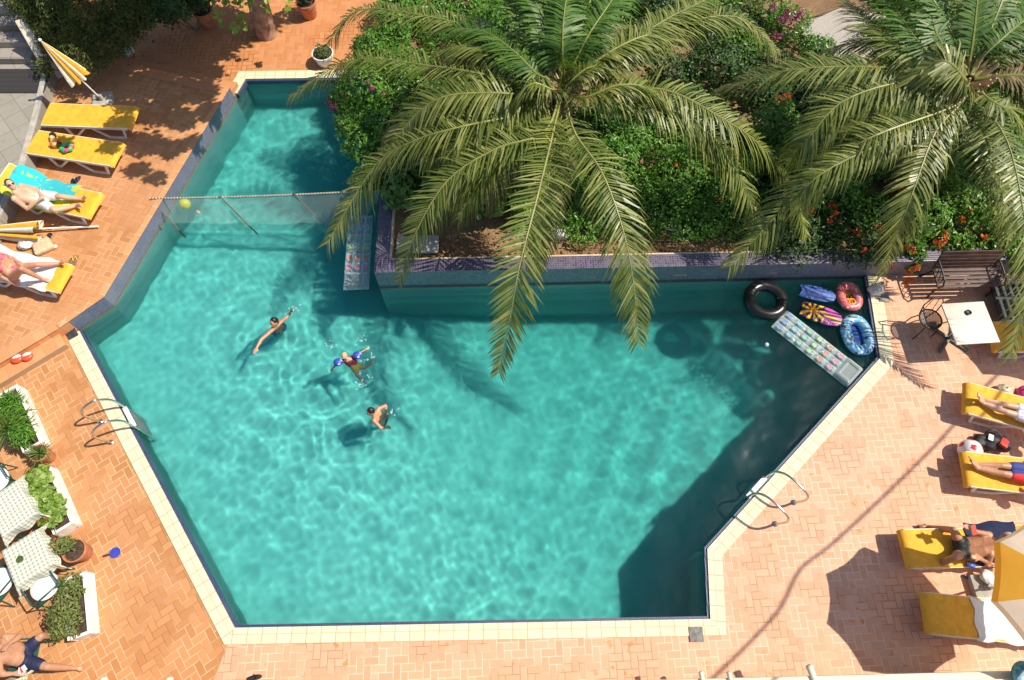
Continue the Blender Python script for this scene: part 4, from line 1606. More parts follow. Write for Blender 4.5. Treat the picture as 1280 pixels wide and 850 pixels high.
def open_parasol(label, foot, top, Rr, rot, group):
    foot, top = V(foot), V(top)
    t = thing('parasol', label, 'parasol', foot, 0, group)
    base_block(None, t, .05)
    ax = (top - foot)
    zq = ax.normalized()
    q = V((0, 0, 1)).rotation_difference(zq).to_matrix()
    mb = MB()
    mb.tube([V((0, 0, .1)), ax], .019, 10)
    mb.build('pole', WHITE, t)
    mb = MB()
    apex, rim, drop = .30, 0.0, .13
    m = 6
    for k in range(8):
        a0, a1 = rot + k * math.pi / 4, rot + (k + 1) * math.pi / 4
        mb.cur = k % 2
        g = []
        for i in range(m + 1):
            f = i / m
            row = []
            for j in range(5):
                s = j / 4
                p0_ = V((math.cos(a0), math.sin(a0), 0))
                p1_ = V((math.cos(a1), math.sin(a1), 0))
                p = p0_.lerp(p1_, s) * Rr * f
                sag = -.045 * math.sin(math.pi * s) * f
                row.append(q @ V((p.x * (1 + sag), p.y * (1 + sag), apex * (1 - f ** 1.15) + sag * .6)) + ax)
            g.append(row)
        row = []
        for j in range(5):
            s = j / 4
            p = V((math.cos(a0), math.sin(a0), 0)).lerp(V((math.cos(a1), math.sin(a1), 0)), s) * (Rr + .012)
            sag = -.045 * math.sin(math.pi * s)
            row.append(q @ V((p.x * (1 + sag), p.y * (1 + sag), sag * .6 - drop + (.02 * math.sin(s * 12)))) + ax)
        g.append(row)
        vs = [p for r in g for p in r]
        mb.add(vs, [(i * 5 + j, i * 5 + j + 1, (i + 1) * 5 + j + 1, (i + 1) * 5 + j) for i in range(m + 1) for j in range(4)])
    cm = []
    for nm, c in (('yellow_panel', (.80, .46, .05)), ('cream_panel', (.82, .76, .62))):
        tt = T(nm)
        tt.base(tt.mix(tt.step(tt.noise(tt.obj(), 5, 4), .35, .7), c, tuple(x * .9 for x in c)), .85)
        tr = tt.n('BsdfTranslucent')
        tr.inputs[0].default_value = (*c, 1)
        mx = tt.n('MixShader')
        mx.inputs[0].default_value = .55
        tt.t.links.new(tt.b.outputs[0], mx.inputs[1])
        tt.t.links.new(tr.outputs[0], mx.inputs[2])
        tt.t.links.new(mx.outputs[0], tt.out.inputs[0])
        cm.append(tt.m)
    mb.build('canopy', cm, t, fix=True)
    for k in range(8):
        a = rot + k * math.pi / 4
        mb = MB()
        mb.tube([q @ V((0, 0, apex - .03)) + ax, q @ V((math.cos(a) * Rr * .98, math.sin(a) * Rr * .98, -.015)) + ax], .007, 5)
        mb.tube([q @ V((0, 0, -.28)) + ax, q @ V((math.cos(a) * Rr * .5, math.sin(a) * Rr * .5, .115)) + ax], .006, 5)
        mb.build('rib', WHITE, t)
    mb = MB()
    mb.lathe([(.001, apex), (.05, apex), (.03, apex + .03), (.012, apex + .09), (.001, apex + .1)], 12)
    fo = mb.build('finial', WHITE, t)
    fo.matrix_local = Matrix.Translation(ax) @ q.to_4x4()
    return t


pf_ = P(1227, 735, 0)
sc_ = P(1103, 769, 0)
open_parasol('open yellow and cream parasol at the bottom right above the loungers', (pf_.x, pf_.y, 0), (sc_.x + .748 * 2.15 + .06, sc_.y + .20, 2.15), 1.08, math.pi - math.pi / 8 - R(15), 'open parasols on the right paving')
sc2 = P(1250, 412, 0)
open_parasol('open parasol standing beyond the right edge, shading the white square table', (sc2.x + 1.5, sc2.y + .18, 0), (sc2.x + 1.5, sc2.y + .18, 2.0), 1.15, .2, 'open parasols on the right paving')


# ---- tables and chairs
def quad_ang(cs, z):
    q = [xy(P(c[0], c[1], z)) for c in cs]
    c = sum(q, V()) / 4
    ang = frame(q[0], q[1])
    return c, ang, ((q[1] - q[0]).length + (q[2] - q[3]).length) / 2, ((q[3] - q[0]).length + (q[2] - q[1]).length) / 2


ck = T('checked_cloth')
x_, y_, z_ = ck.xyz(ck.n('UVMap').outputs[0])
cell = lambda a: ck.step(ck.M('FRACT', ck.M('MULTIPLY', a, 1 / .066)), .60, .68)
kx, ky = cell(x_), cell(y_)
ck.base(ck.mix(ck.M('MULTIPLY', ck.M('ADD', kx, ky), .42), (.66, .64, .56), (.20, .24, .12)), .9)


def cloth_table(label, cs, drop, seed, z=.74):
    c, ang, a, b = quad_ang(cs, z)
    t = thing('cafe_table', label.replace('CLOTH', 'table'), 'table', (c.x, c.y, 0), ang, 'cafe tables on the left paving')
    mb = MB()
    mb.box((0, 0, z - .03), (a - .02, b - .02, .03))
    mb.build('tabletop', PLASTER, t, smooth=False, bevel=.005)
    for sx in (-1, 1):
        for sy in (-1, 1):
            mb = MB()
            mb.tube([V((sx * (a / 2 - .07), sy * (b / 2 - .07), z - .045)), V((sx * (a / 2 - .05), sy * (b / 2 - .05), 0))], .017, 8)
            mb.build('leg', DARKGREEN, t)
    N = 44
    ov = drop
    me = bpy.data.meshes.new('tablecloth')
    vs, uv = [], []
    rr = random.Random(seed)
    p1, p2_ = rr.uniform(0, 6), rr.uniform(0, 6)
    for j in range(N + 1):
        for i in range(N + 1):
            x = (i / N - .5) * (a + 2 * ov)
            y = (j / N - .5) * (b + 2 * ov)
            dx, dy = max(0, abs(x) - a / 2), max(0, abs(y) - b / 2)
            px, py = min(a / 2, max(-a / 2, x)), min(b / 2, max(-b / 2, y))
            dd = max(dx, dy) if min(dx, dy) == 0 else math.hypot(dx, dy) * .94
            fl = .16 * dd + (.45 * min(dx, dy))
            ox = (1 if x > 0 else -1) * fl * (1 if dx > 0 else 0)
            oy = (1 if y > 0 else -1) * fl * (1 if dy > 0 else 0)
            wv = .028 * math.sin((y if dx > dy else x) * 17 + p1) * min(1, dd / ov)
            ox += (1 if x > 0 else -1) * wv if dx > dy else 0
            oy += (1 if y > 0 else -1) * wv if dy >= dx and dy > 0 else 0
            vs.append((px + ox, py + oy, z - .008 - dd * .97 + (.0015 * math.sin(x * 21 + p2_) if dd == 0 else 0)))
            uv.append((x, y))
    fs = [(j * (N + 1) + i, j * (N + 1) + i + 1, (j + 1) * (N + 1) + i + 1, (j + 1) * (N + 1) + i) for j in range(N) for i in range(N)]
    me.from_pydata(vs, [], fs)
    ul = me.uv_layers.new(name='UVMap')
    for l in me.loops:
        ul.data[l.index].uv = uv[l.vertex_index]
    me.materials.append(ck.m)
    me.polygons.foreach_set('use_smooth', [True] * len(me.polygons))
    o = bpy.data.objects.new('tablecloth', me)
    COL.objects.link(o)
    o.location = (c.x, c.y, .004)
    o.rotation_euler.z = ang
    tag(o, label.replace('CLOTH', 'checked cloth'), 'tablecloth', 'checked tablecloths on the left paving')


cloth_table('pale green checked CLOTH beside the geranium trough at the left edge'.replace('CLOTH', 'CLOTH'), [(18, 598), (43, 641), (4, 672), (-21, 632)], .20, 1)
cloth_table('pale CLOTH with the green ashtray beside the wide terracotta pot', [(0, 690), (44, 663), (67, 704), (20, 733)], .20, 2)
cloth_table('CLOTH at the very bottom left beside the seated man', [(-30, 862), (14, 852), (28, 895), (-14, 905)], .18, 3)


def chair(label, c, face, gz=0, cushion=True, group='green framed chairs at the checked tables'):
    """c: seat centre pixel at z .45; face: pixel it looks to"""
    A, B = P(c[0], c[1], .45), P(face[0], face[1], .45)
    t = thing('garden_chair', label, 'chair', (A.x, A.y, gz), frame(A, B), group)
    for s in (-1, 1):
        mb = MB()
        mb.tube([V((.20, s * .21, 0)), V((.19, s * .22, .44)), V((.17, s * .235, .62)), V((-.18, s * .24, .64)), V((-.22, s * .22, .62))], .013, 8)
        mb.build('front_leg', DARKGREEN, t)
        mb = MB()
        mb.tube([V((-.28, s * .21, 0)), V((-.20, s * .215, .44)), V((-.25, s * .20, .72))], .013, 8)
        mb.build('rear_leg', DARKGREEN, t)
    mb = MB()
    mb.tube([V((-.25, -.20, .72)), V((-.28, -.1, .76)), V((-.28, .1, .76)), V((-.25, .20, .72))], .013, 8)
    mb.build('backrest', DARKGREEN, t)
    mb = MB()
    mb.box((0, 0, .435), (.41, .43, .02))
    mb.build('seat', DARKGREEN, t, bevel=.008)
    if cushion:
        mb = MB()
        mb.lathe([(.001, .45), (.19, .45), (.222, .465), (.225, .485), (.20, .503), (.001, .508)], 28)
        mb.build('cushion', WHT, t)
    return t


chair('green framed chair with round white pad, left of the lowest white trough', (57, 733), (36, 704))
chair('green framed chair with white pad cut by the left edge, near the ashtray table', (0, 728), (18, 706))
chair('green framed chair with white pad at the left edge above the upper checked table', (-4, 601), (9, 622))
chair('green metal chair the man in navy trunks sits on', (30, 820), (60, 818), cushion=False)


def disc_tray(label, px, py, z, m, r=.055, zz=.74):
    c = P(px, py, z)
    mb = MB()
    mb.lathe([(.001, 0), (r * .85, 0), (r, .028), (r * .92, .03), (r * .75, .01), (.001, .008)], 20)
    for k in range(3):
        a = k * 2.1
        mb.box((r * .95 * math.cos(a), r * .95 * math.sin(a), .03), (.014, .014, .008))
    o = mb.build('ashtray', m)
    o.location = (c.x, c.y, z)
    return tag(o, label, 'ashtray')


disc_tray('round green glass ashtray on the checked tablecloth', 26, 699, .742, plain('green_glass', (.07, .12, .02), .15, .1))
disc_tray('round black ashtray on the white square table', 1210, 391, .735, plain('black_plastic', (.012, .012, .012), .3, .1))

# right table
cs = [(1179.7, 380), (1229.5, 377), (1249.6, 428), (1192.4, 431)]
c, ang, a, b = quad_ang(cs, .72)
t = thing('square_table', 'white square table with grey cross foot by the dark bench', 'table', (c.x, c.y, 0), ang)
mb = MB()
mb.box((0, 0, .715), (a, b, .035))
mb.build('tabletop', plain('white_laminate', (.60, .57, .49), .45, .06, 5), t, bevel=.008)
GREYG = plain('grey_green_metal', (.13, .15, .13), .5, .1)
mb = MB()
mb.tube([V((0, 0, .05)), V((0, 0, .70))], .035, 12)
mb.build('pedestal', GREYG, t)
for k in range(4):
    mb = MB()
    q = math.pi / 4 + k * math.pi / 2
    mb.box((.20 * math.cos(q), .20 * math.sin(q), .035), (.40, .06, .045), Matrix.Rotation(q, 3, 'Z'))
    mb.build('foot', GREYG, t, bevel=.008)

# black perforated chair
A = P(1163, 399, .44)
t = thing('metal_chair', 'black perforated metal chair left of the white square table', 'chair', (A.x, A.y, 0), R(8))
pf = T('perforated_metal')
ox, oy, oz = pf.xyz(pf.obj())
hx = pf.M('SUBTRACT', pf.M('FRACT', pf.M('MULTIPLY', pf.M('ADD', ox, oy), 22.0)), .5)
hy = pf.M('SUBTRACT', pf.M('FRACT', pf.M('MULTIPLY', pf.M('SUBTRACT', ox, oy), 22.0)), .5)
hole = pf.step(pf.M('SQRT', pf.M('ADD', pf.M('MULTIPLY', hx, hx), pf.M('MULTIPLY', hy, hy))), .28, .33)
pf.base((.03, .035, .032), .45)
pf.put(pf.b.inputs['Alpha'], hole)
mb = MB()
mb.lathe([(.001, .44), (.15, .44), (.19, .443)], 30, sx=1.05, sy=1.05)
mb.build('seat', pf.m, t, fix=False)
mb = MB()
pts = [V((.21 * math.cos(k * math.pi / 12), .21 * math.sin(k * math.pi / 12), .447)) for k in range(25)]
mb.tube(pts, .016, 8, caps=False)
mb.build('seat_rim', BLACKM, t)
for q in (R(45), R(135), R(225), R(315)):
    mb = MB()
    mb.tube([V((.18 * math.cos(q), .18 * math.sin(q), .44)), V((.26 * math.cos(q), .26 * math.sin(q), .2)), V((.27 * math.cos(q), .27 * math.sin(q), 0))], .012, 8)
    mb.build('leg', BLACKM, t)
mb = MB()
mb.tube([V((-.17, .14, .45)), V((-.20, .20, .70)), V((-.1, .25, .86)), V((.1, .25, .86)), V((.19, .20, .70)), V((.17, .14, .45))], .012, 8)
mb.tube([V((-.1, .18, .46)), V((-.06, .25, .86))], .007, 6)
mb.tube([V((.1, .18, .46)), V((.06, .25, .86))], .007, 6)
mb.build('backrest', BLACKM, t)
for s in (-1, 1):
    mb = MB()
    mb.tube([V((s * .19, .18, .66)), V((s * .25, .0, .66)), V((s * .24, -.16, .62)), V((s * .19, -.12, .45))], .011, 8)
    mb.build('armrest', BLACKM, t)

# bench
A = P(1196, 372, 0)
DW = plain('dark_stained_wood', (.085, .040, .030), .55, .25, 7, bump=.3)
t = thing('park_bench', 'dark wooden park bench with black iron ends against the planter wall', 'bench', (A.x, A.y, 0), FANG)
bw = 1.27
for k in range(5):
    mb = MB()
    mb.box((0, .04 + k * .09, .42 + .006 * k), (bw, .07, .028))
    mb.build('seat_slat', DW, t, bevel=.006)
for k in range(5):
    mb = MB()
    mb.box((0, .45 + .025 * k, .50 + .088 * k), (bw, .026, .072), Matrix.Rotation(R(-14), 3, 'X'))
    mb.build('back_slat', DW, t, bevel=.006)
for s in (-1, 1):
    mb = MB()
    x = s * (bw / 2 - .03)
    mb.tube([V((x, .02, 0)), V((x, .03, .25)), V((x, .0, .41)), V((x, .42, .43)), V((x, .60, .95))], .022, 8)
    mb.tube([V((x, .40, .43)), V((x, .46, .2)), V((x, .52, 0))], .022, 8)
    mb.tube([V((x, .01, .41)), V((x, -.03, .55)), V((x, .05, .64)), V((x, .3, .66)), V((x, .50, .66))], .018, 8)
    for k in range(3):
        pts = [V((x, .12 + .12 * k + .05 * math.cos(q * math.pi / 6), .535 + .07 * math.sin(q * math.pi / 6))) for q in range(13)]
        mb.tube(pts, .009, 6, caps=False)
    mb.build('iron_end', BLACKM, t)

# white slatted bench
q0, q1, q2, q3 = [xy(P(u, v, .40)) for u, v in ((1243, 345), (1300, 343), (1310, 401), (1250, 402))]
c = (q0 + q1 + q2 + q3) / 4
a, b = (q1 - q0).length, (q3 - q0).length
t = thing('slatted_bench', 'low white slatted bench in two rows right of the dark bench', 'bench', (c.x, c.y, 0), R(-1))
SLW = plain('weathered_white_wood', (.56, .54, .48), .7, .15, 8)
n_ = 7
for r_, (y0, y1) in enumerate(((.03, b / 2 - .02), (-b / 2 + .02, -.03))):
    for k in range(n_):
        mb = MB()
        mb.box((-a / 2 + .05 + (a - .1) * k / (n_ - 1), (y0 + y1) / 2, .40), (.042, y1 - y0, .026))
        mb.build('slat', SLW, t, bevel=.005)
mb = MB()
for y in (-b / 2 + .015, 0, b / 2 - .015):
    mb.box((0, y, .378), (a, .045, .03))
mb.build('frame', SLW, t, bevel=.005)
for sx in (-1, 1):
    for sy in (-1, 1):
        mb = MB()
        mb.box((sx * (a / 2 - .04), sy * (b / 2 - .05), .18), (.05, .05, .36))
        mb.build('leg', SLW, t, bevel=.005)
mb = MB()
mb.box((0, 0, .2), (a - .16, b - .16, .02))
mb.build('gap_shade_sheet', BLACKM, t, bevel=.005)  # added black sheet that stands in for deep shade between the slats


# ---- ladders
def ladder(label, ba, bb, a_, b_):
    A, B = xy(P(*ba)), xy(P(*bb))
    d = (b_ - a_).normalized()
    n = V((-d.y, d.x, 0))
    cen = sum(POOL, V()) / len(POOL)
    if n.dot(cen - A) < 0:
        n = -n
    m = (A + B) / 2
    hw = (B - A).length / 2
    t = thing('pool_ladder', label, 'ladder', (m.x, m.y, 0), math.atan2(n.y, n.x), 'steel ladders into the pool')
    off = (xy(a_) - m).dot(n)
    reach = off + .11
    for s in (-1, 1):
        mb = MB()
        pts = spline([V((0, s * hw, .0)), V((-.05, s * hw, .30)), V((-.05, s * hw, .52)), V((.05, s * hw, .66)), V((reach * .5, s * hw, .70)), V((reach - .14, s * hw, .64)), V((reach - .02, s * hw, .42)), V((reach, s * hw, 0)), V((reach, s * hw, -.6)), V((reach, s * hw, -1.15))], 44)
        mb.tube(pts, .021, 10)
        mb.build('rail', STEEL, t)
        mb = MB()
        mb.lathe([(.001, .001), (.05, .001), (.05, .012), (.026, .03), (.001, .03)], 16, (0, s * hw, 0))
        mb.build('flange', STEEL, t)
    for k in range(4):
        mb = MB()
        mb.box((reach, 0, .02 - .27 * k), (.085, 2 * hw - .03, .03))
        mb.build('tread', WHITE, t, bevel=.008)
    return t


ladder('steel pool ladder on the left edge of the pool', (125.6, 527), (138.6, 553), pA, pB)
ladder('steel pool ladder on the slanting right edge of the pool', (991, 627), (970, 656), pE, pD)


# ---- skimmer covers
def cover(label, px, py, m, size=.22, ang=0, name='skimmer_cover'):
    c = P(px, py, 0)
    mb = MB()
    mb.box((0, 0, .020), (size, size, .012))
    mb.lathe([(.001, .026), (.02, .026), (.018, .029), (.001, .029)], 12)
    o = mb.build(name, m, bevel=.003, smooth=False)
    o.location = (c.x, c.y, 0)
    o.rotation_euler.z = ang
    return tag(o, label, 'cover')


cover('square grey skimmer cover set in the bottom right coping', 870, 793, plain('grey_cover', (.20, .19, .17), .8, .25, 20), .23, BANG)
cover('dark square skimmer opening cover at the left pool corner below the terrace steps', 90.5, 418, plain('dark_cover', (.035, .035, .04), .7, .3, 14), .20, LANG)
cover('grey square skimmer cover beside the pale rock at the right pool corner', 1104, 372, plain('grey_cover_worn', (.26, .26, .24), .85, .3, 12), .22, 0)


def rock(name, label, px, py, z, s, m, seed, cat='rock'):
    c = P(px, py, z)
    rr = random.Random(seed)
    bm = bmesh.new()
    bmesh.ops.create_icosphere(bm, subdivisions=3, radius=1)
    ph = [rr.uniform(0, 6) for _ in range(6)]
    for v in bm.verts:
        k = 1 + .16 * math.sin(v.co.x * 3 + ph[0]) * math.sin(v.co.y * 4 + ph[1]) + .10 * math.sin(v.co.z * 7 + ph[2] + v.co.x * 5)
        v.co = V((v.co.x * s[0], v.co.y * s[1], v.co.z * s[2])) * k
    me = bpy.data.meshes.new(name)
    bm.to_mesh(me)
    bm.free()
    me.polygons.foreach_set('use_smooth', [True] * len(me.polygons))
    me.materials.append(m)
    o = bpy.data.objects.new(name, me)
    COL.objects.link(o)
    o.location = (c.x, c.y, z)
    return tag(o, label, cat)


ROCKM = plain('pale_limestone', (.74, .68, .60), .9, .22, 5, bump=.7, bscale=18)
rock('rock', 'pale rock on the paving at the right corner of the pool', 1096, 362, .09, (.15, .13, .14), ROCKM, 3)
rock('rock', 'white rock in the bed behind the wall between two hanging fronds', 697, 291, .45, (.26, .17, .17), plain('white_limestone', (.70, .65, .56), .9, .12, 5, bump=.6, bscale=16), 6)
rock('rock', 'brown rock beneath the trumpet vine left of the second palm', 1043, 285, .45, (.28, .18, .2), plain('brown_stone', (.34, .22, .12), .9, .3, 9, bump=.7), 8)
sp = T('spotted_stone')
vo = sp.n('TexVoronoi')
vo.inputs['Scale'].default_value = 9
sp.put(vo.inputs['Vector'], sp.obj())
sp.base(sp.mix(sp.step(vo.outputs[0], .22, .18), (.62, .60, .55), (.03, .03, .03)), .8)
rock('stone', 'white stone with dark spots at the foot of the dark bush', 158, 64, .12, (.15, .15, .15), sp.m, 9, 'stone')
c = P(522, 306, .42)
mb = MB()
mb.box((0, 0, 0), (.86, .42, .06))
o = mb.build('paving_slab', CONC, bevel=.012, smooth=False)
o.location = (c.x, c.y, .42)
o.rotation_euler.z = FANG
tag(o, 'grey concrete slab lying on the bare soil in the bed corner', 'slab')
mb = MB()
mb.tube(spline([P(818, 247, .55), P(817, 262, .50), P(824, 278, .47), (P(834, 286, .46)), P(847, 288, .43)], 16), .022, 8)
tag(mb.build('hose', plain('pale_pvc', (.55, .48, .42), .6, .1)), 'pale bent pipe poking from the ivy beside the bed wall', 'pipe')

# ---- net across the pool
ra, rb = P(187, 248, TZ + .02), V((p2.x + .15, 0, PZ + .02))
rbp = P(440, 238, PZ)
rb = V((p2.x + fn.x * ((rbp.y - p2.y) / fn.y) + .1, rbp.y, PZ + .015))
t = thing('pool_net', 'net fence on a rope dividing the shallow end from the main pool', 'net', (ra.x, ra.y, 0))
o_ = V((ra.x, ra.y, 0))
rope_m = T('twisted_rope')
_x, _y, _z = rope_m.xyz(rope_m.obj())
rope_m.base(rope_m.mix(rope_m.step(rope_m.M('SINE', rope_m.M('ADD', rope_m.M('MULTIPLY', _x, 95.0), rope_m.M('MULTIPLY', _z, 60.0))), -.3, .3), (.16, .13, .09), (.62, .56, .44)), .9)
N = 40
top = []
for i in range(N + 1):
    f = i / N
    q = ra.lerp(rb, f)
    q.z -= .05 * math.sin(math.pi * f)
    top.append(q)
mb = MB()
for k in range(3):
    mb.tube([p - o_ + V((0, .011 * math.cos(i * 1.9 + k * 2.09), .011 * math.sin(i * 1.9 + k * 2.09))) for i, p in enumerate(spline(top, 160))], .012, 6)
mb.build('rope', rope_m.m, t)
nm = T('net_mesh')
ux, uy, uz = nm.xyz(nm.n('UVMap').outputs[0])
s1 = nm.M('ABSOLUTE', nm.M('SINE', nm.M('MULTIPLY', nm.M('ADD', ux, uy), 95.0)))
s2 = nm.M('ABSOLUTE', nm.M('SINE', nm.M('MULTIPLY', nm.M('SUBTRACT', ux, uy), 95.0)))
thr = nm.step(nm.M('MINIMUM', s1, s2), .34, .22)
nm.base((.34, .42, .38), .8)
nm.put(nm.b.inputs['Alpha'], nm.M('MULTIPLY', nm.M('ADD', nm.M('MULTIPLY', thr, .50), .12), 1.0))
bot0, bot1 = P(218, 284, WZ), P(445, 283, WZ)
me = bpy.data.meshes.new('netting')
vs, uv, fs = [], [], []
K = 8
for i in range(N + 1):
    f = i / N
    f2 = max(0, (f - .0))
    b = bot0.lerp(bot1, f2)
    b = b + V((0, -.02, -.16))
    for j in range(K + 1):
        g = j / K
        p = top[i].lerp(b, g) + V((0, .03 * math.sin(g * 3.14) * math.sin(f * 21), 0))
        vs.append(tuple(p - o_))
        uv.append((f * (rb - ra).length, g * .8))
fs = [(i * (K + 1) + j, i * (K + 1) + j + 1, (i + 1) * (K + 1) + j + 1, (i + 1) * (K + 1) + j) for i in range(N) for j in range(K)]
me.from_pydata(vs, [], fs)
ul = me.uv_layers.new(name='UVMap')
for l in me.loops:
    ul.data[l.index].uv = uv[l.vertex_index]
o = link('netting', me, nm.m, t)
RODM = plain('rusty_rod', (.14, .10, .06), .7, .2)
for a, b in (((187, 248), (222, 286)), ((277, 244), (311, 282)), ((370, 241), (396, 272))):
    f = max(0, (P(*a, .3).x - ra.x) / (rb.x - ra.x))
    A = ra.lerp(rb, f) if f > 0 else ra
    mb = MB()
    B = P(*b, WZ)
    mb.tube([A - o_, B - o_, B - o_ + (B - A) * .35], .016, 8)
    mb.build('rod', RODM, t)
A = P(186, 263, TZ)
B = P(203, 288, WZ)
mb = MB()
mb.tube([A - o_, B - o_], .012, 6)
mb.build('guy_wire', RODM, t)

# ---- inflatables
clear = T('clear_vinyl')
clear.base((.72, .80, .80), .12)
trn = clear.n('BsdfTransparent')
trn.inputs[0].default_value = (.86, .95, .95, 1)
lw = clear.n('LayerWeight')
lw.inputs[0].default_value = .35
mx = clear.n('MixShader')
clear.put(mx.inputs[0], clear.M('ADD', clear.M('MULTIPLY', lw.outputs['Facing'], .75), .20))
clear.t.links.new(trn.outputs[0], mx.inputs[1])
clear.t.links.new(clear.b.outputs[0], mx.inputs[2])
clear.t.links.new(mx.outputs[0], clear.out.inputs[0])
DOTS = [plain('dot_' + n, c, .5, .1) for n, c in (('blue', (.10, .22, .60)), ('cyan', (.08, .45, .62)), ('green', (.12, .52, .32)), ('lime', (.30, .60, .16)), ('orange', (.80, .17, .05)), ('pink', (.80, .12, .30)))]


def air_bed(label, head, foot, hw, z=WZ + .035, order=1):
    """head (pillow) and foot end middles as pixels"""
    A, B = P(head[0], head[1], z), P(foot[0], foot[1], z)
    L = (xy(B) - xy(A)).length
    t = thing('air_mattress', label, 'air mattress', (A.x, A.y, z), frame(A, B), 'clear air mattresses floating in the pool')
    nx_, ny_ = 74, 30
    vs = []
    for side in (1, -1):
        for i in range(nx_ + 1):
            for j in range(ny_ + 1):
                x = L * i / nx_
                y = (j / ny_ * 2 - 1) * hw
                e = min(i, nx_ - i) / 3
                e2 = min(j, ny_ - j) / 3
                rim = min(1, e) ** .5 * min(1, e2) ** .5
                rim = rim if rim == rim else 0
                if x < L * .21:
                    q = min(x, L * .21 - x) / .05
                    h_ = .075 * min(1, q) ** .5 * (1 if abs(y) > hw * .55 or x < .08 or x > L * .21 - .08 else .75)
                else:
                    u = (x - L * .21) / (L * .79) * 6
                    v = (y + hw) / (2 * hw) * 3
                    h_ = .060 * (abs(math.sin(math.pi * u)) * abs(math.sin(math.pi * v))) ** .45 - .035 * max(0, 1 - math.hypot((u % 1) - .5, (v % 1) - .5) / .3)
                vs.append((x, y, side * (.006 + (h_ if side > 0 else h_ * .7) * rim)))
    M_ = ny_ + 1
    o2 = (nx_ + 1) * M_
    fs = []
    for i in range(nx_):
        for j in range(ny_):
            q = (i * M_ + j, (i + 1) * M_ + j, (i + 1) * M_ + j + 1, i * M_ + j + 1)
            fs.append(q)
    for i in range(nx_):
        for j in (0, ny_):
            fs.append((i * M_ + j, (i + 1) * M_ + j, o2 + (i + 1) * M_ + j, o2 + i * M_ + j))
    for j in range(ny_):
        for i in (0, nx_):
            fs.append((i * M_ + j, i * M_ + j + 1, o2 + i * M_ + j + 1, o2 + i * M_ + j))
    for i in range(nx_):
        for j in range(ny_):
            fs.append(tuple(o2 + k for k in (i * M_ + j, i * M_ + j + 1, (i + 1) * M_ + j + 1, (i + 1) * M_ + j)))
    mb = MB()
    mb.add(vs, fs)
    mb.build('shell', clear.m, t)
    for r_ in range(6):
        for c_ in range(3):
            mb = MB()
            mb.lathe([(.001, 0), (.046, 0), (.05, .006), (.046, .012), (.001, .013)], 16, (L * .21 + L * .79 * (r_ + .5) / 6, -hw + 2 * hw * (c_ + .5) / 3, .034))
            mb.build('dot', DOTS[5 - r_], t)
    return t


air_bed('clear air mattress with coloured dots pinned against the slanting right edge', (1070, 474), (974, 398), .27)
air_bed('clear air mattress with coloured dots alongside the planter wall corner', (445, 362), (451, 270), .265)


def outline_board(name, label, cen, ang, pts, th, m, cat='bodyboard', z=WZ + .05):
    c = P(cen[0], cen[1], z)
    mb = MB()
    mb.prism(pts, 0, th)
    o = mb.build(name, m, bevel=.016, angle=60)
    o.location = (c.x, c.y, z)
    o.rotation_euler.z = ang
    return tag(o, label, cat)


def nose(L, w_, notch):
    p = [(-L / 2, -w_ * .40), (-L / 2 + notch, 0), (-L / 2, w_ * .40)]
    p += [(-L / 4, w_ * .47), (0, w_ / 2), (L * .22, w_ * .47)]
    for k in range(0, 9):
        a = math.pi / 2 - k * math.pi / 8
        p.append((L * .30 + L * .2 * math.cos(a), w_ * .42 * math.sin(a)))
    p += [(L * .22, -w_ * .47), (0, -w_ / 2), (-L / 4, -w_ * .47)]
    return p[::-1]


blu = plain('blue_foam', (.06, .13, .42), .5, .3, 14)
outline_board('bodyboard', 'blue bodyboard with a notched tail floating by the wall', (1021, 368), R(-14), nose(.74, .34, .05), .045, blu)
fl = T('flower_print')
fx1, fy1, fz1 = fl.xyz(fl.obj())
cx_, cy_ = fl.M('ADD', fx1, .17), fl.M('SUBTRACT', fy1, .02)
an_ = fl.M('ARCTAN2', cy_, cx_)
rd_ = fl.M('SQRT', fl.M('ADD', fl.M('MULTIPLY', cx_, cx_), fl.M('MULTIPLY', cy_, cy_)))
pet = fl.M('SINE', fl.M('MULTIPLY', an_, 9.0))
col_ = fl.mix(fl.step(fl.M('ADD', pet, fl.M('MULTIPLY', rd_, -3.2)), -.55, -.45), (.09, .010, .08), (.85, .50, .03))
col_ = fl.mix(fl.step(rd_, .075, .065), col_, (.80, .25, .02))
stripe = fl.step(fl.M('SINE', fl.M('MULTIPLY', fl.M('ADD', fy1, fl.M('MULTIPLY', fx1, .25)), 34.0)), -.3, .1)
tail_ = fl.mix(stripe, (.62, .10, .45), (.70, .42, .05))
tail_ = fl.mix(fl.step(fl.M('ABSOLUTE', fl.M('ADD', fy1, .02)), .10, .13), tail_, (.58, .08, .42))
col_ = fl.mix(fl.step(fx1, .02, .07), col_, tail_)
fl.base(col_, .4)
outline_board('bodyboard', 'purple bodyboard with a yellow starburst print', (1026, 394), R(-22), nose(.84, .40, .02), .045, fl.m)

c = P(957, 375, WZ + .05)
mb = MB()
RR, rr_ = .335, .122
pts = [(RR + rr_ * math.cos(2 * math.pi * k / 18), rr_ * .92 * math.sin(2 * math.pi * k / 18)) for k in range(18)]
n_ = 48
vs = [V((q[0] * math.cos(2 * math.pi * i / n_), q[0] * math.sin(2 * math.pi * i / n_), q[1])) for i in range(n_) for q in pts]
fs = [(i * 18 + k, ((i + 1) % n_) * 18 + k, ((i + 1) % n_) * 18 + (k + 1) % 18, i * 18 + (k + 1) % 18) for i in range(n_) for k in range(18)]
t = thing('swim_ring', 'big black inner tube floating by the wall', 'swim ring', (c.x, c.y, c.z))
mb.add(vs, fs)
mb.build('tube', plain('black_rubber', (.014, .013, .013), .28, .2, 4), t)
mb = MB()
mb.tube([V((RR - rr_ * .8, 0, .07)), V((RR - rr_ * 1.1, 0, .09))], .012, 8)
mb.build('valve', BLACKM, t)


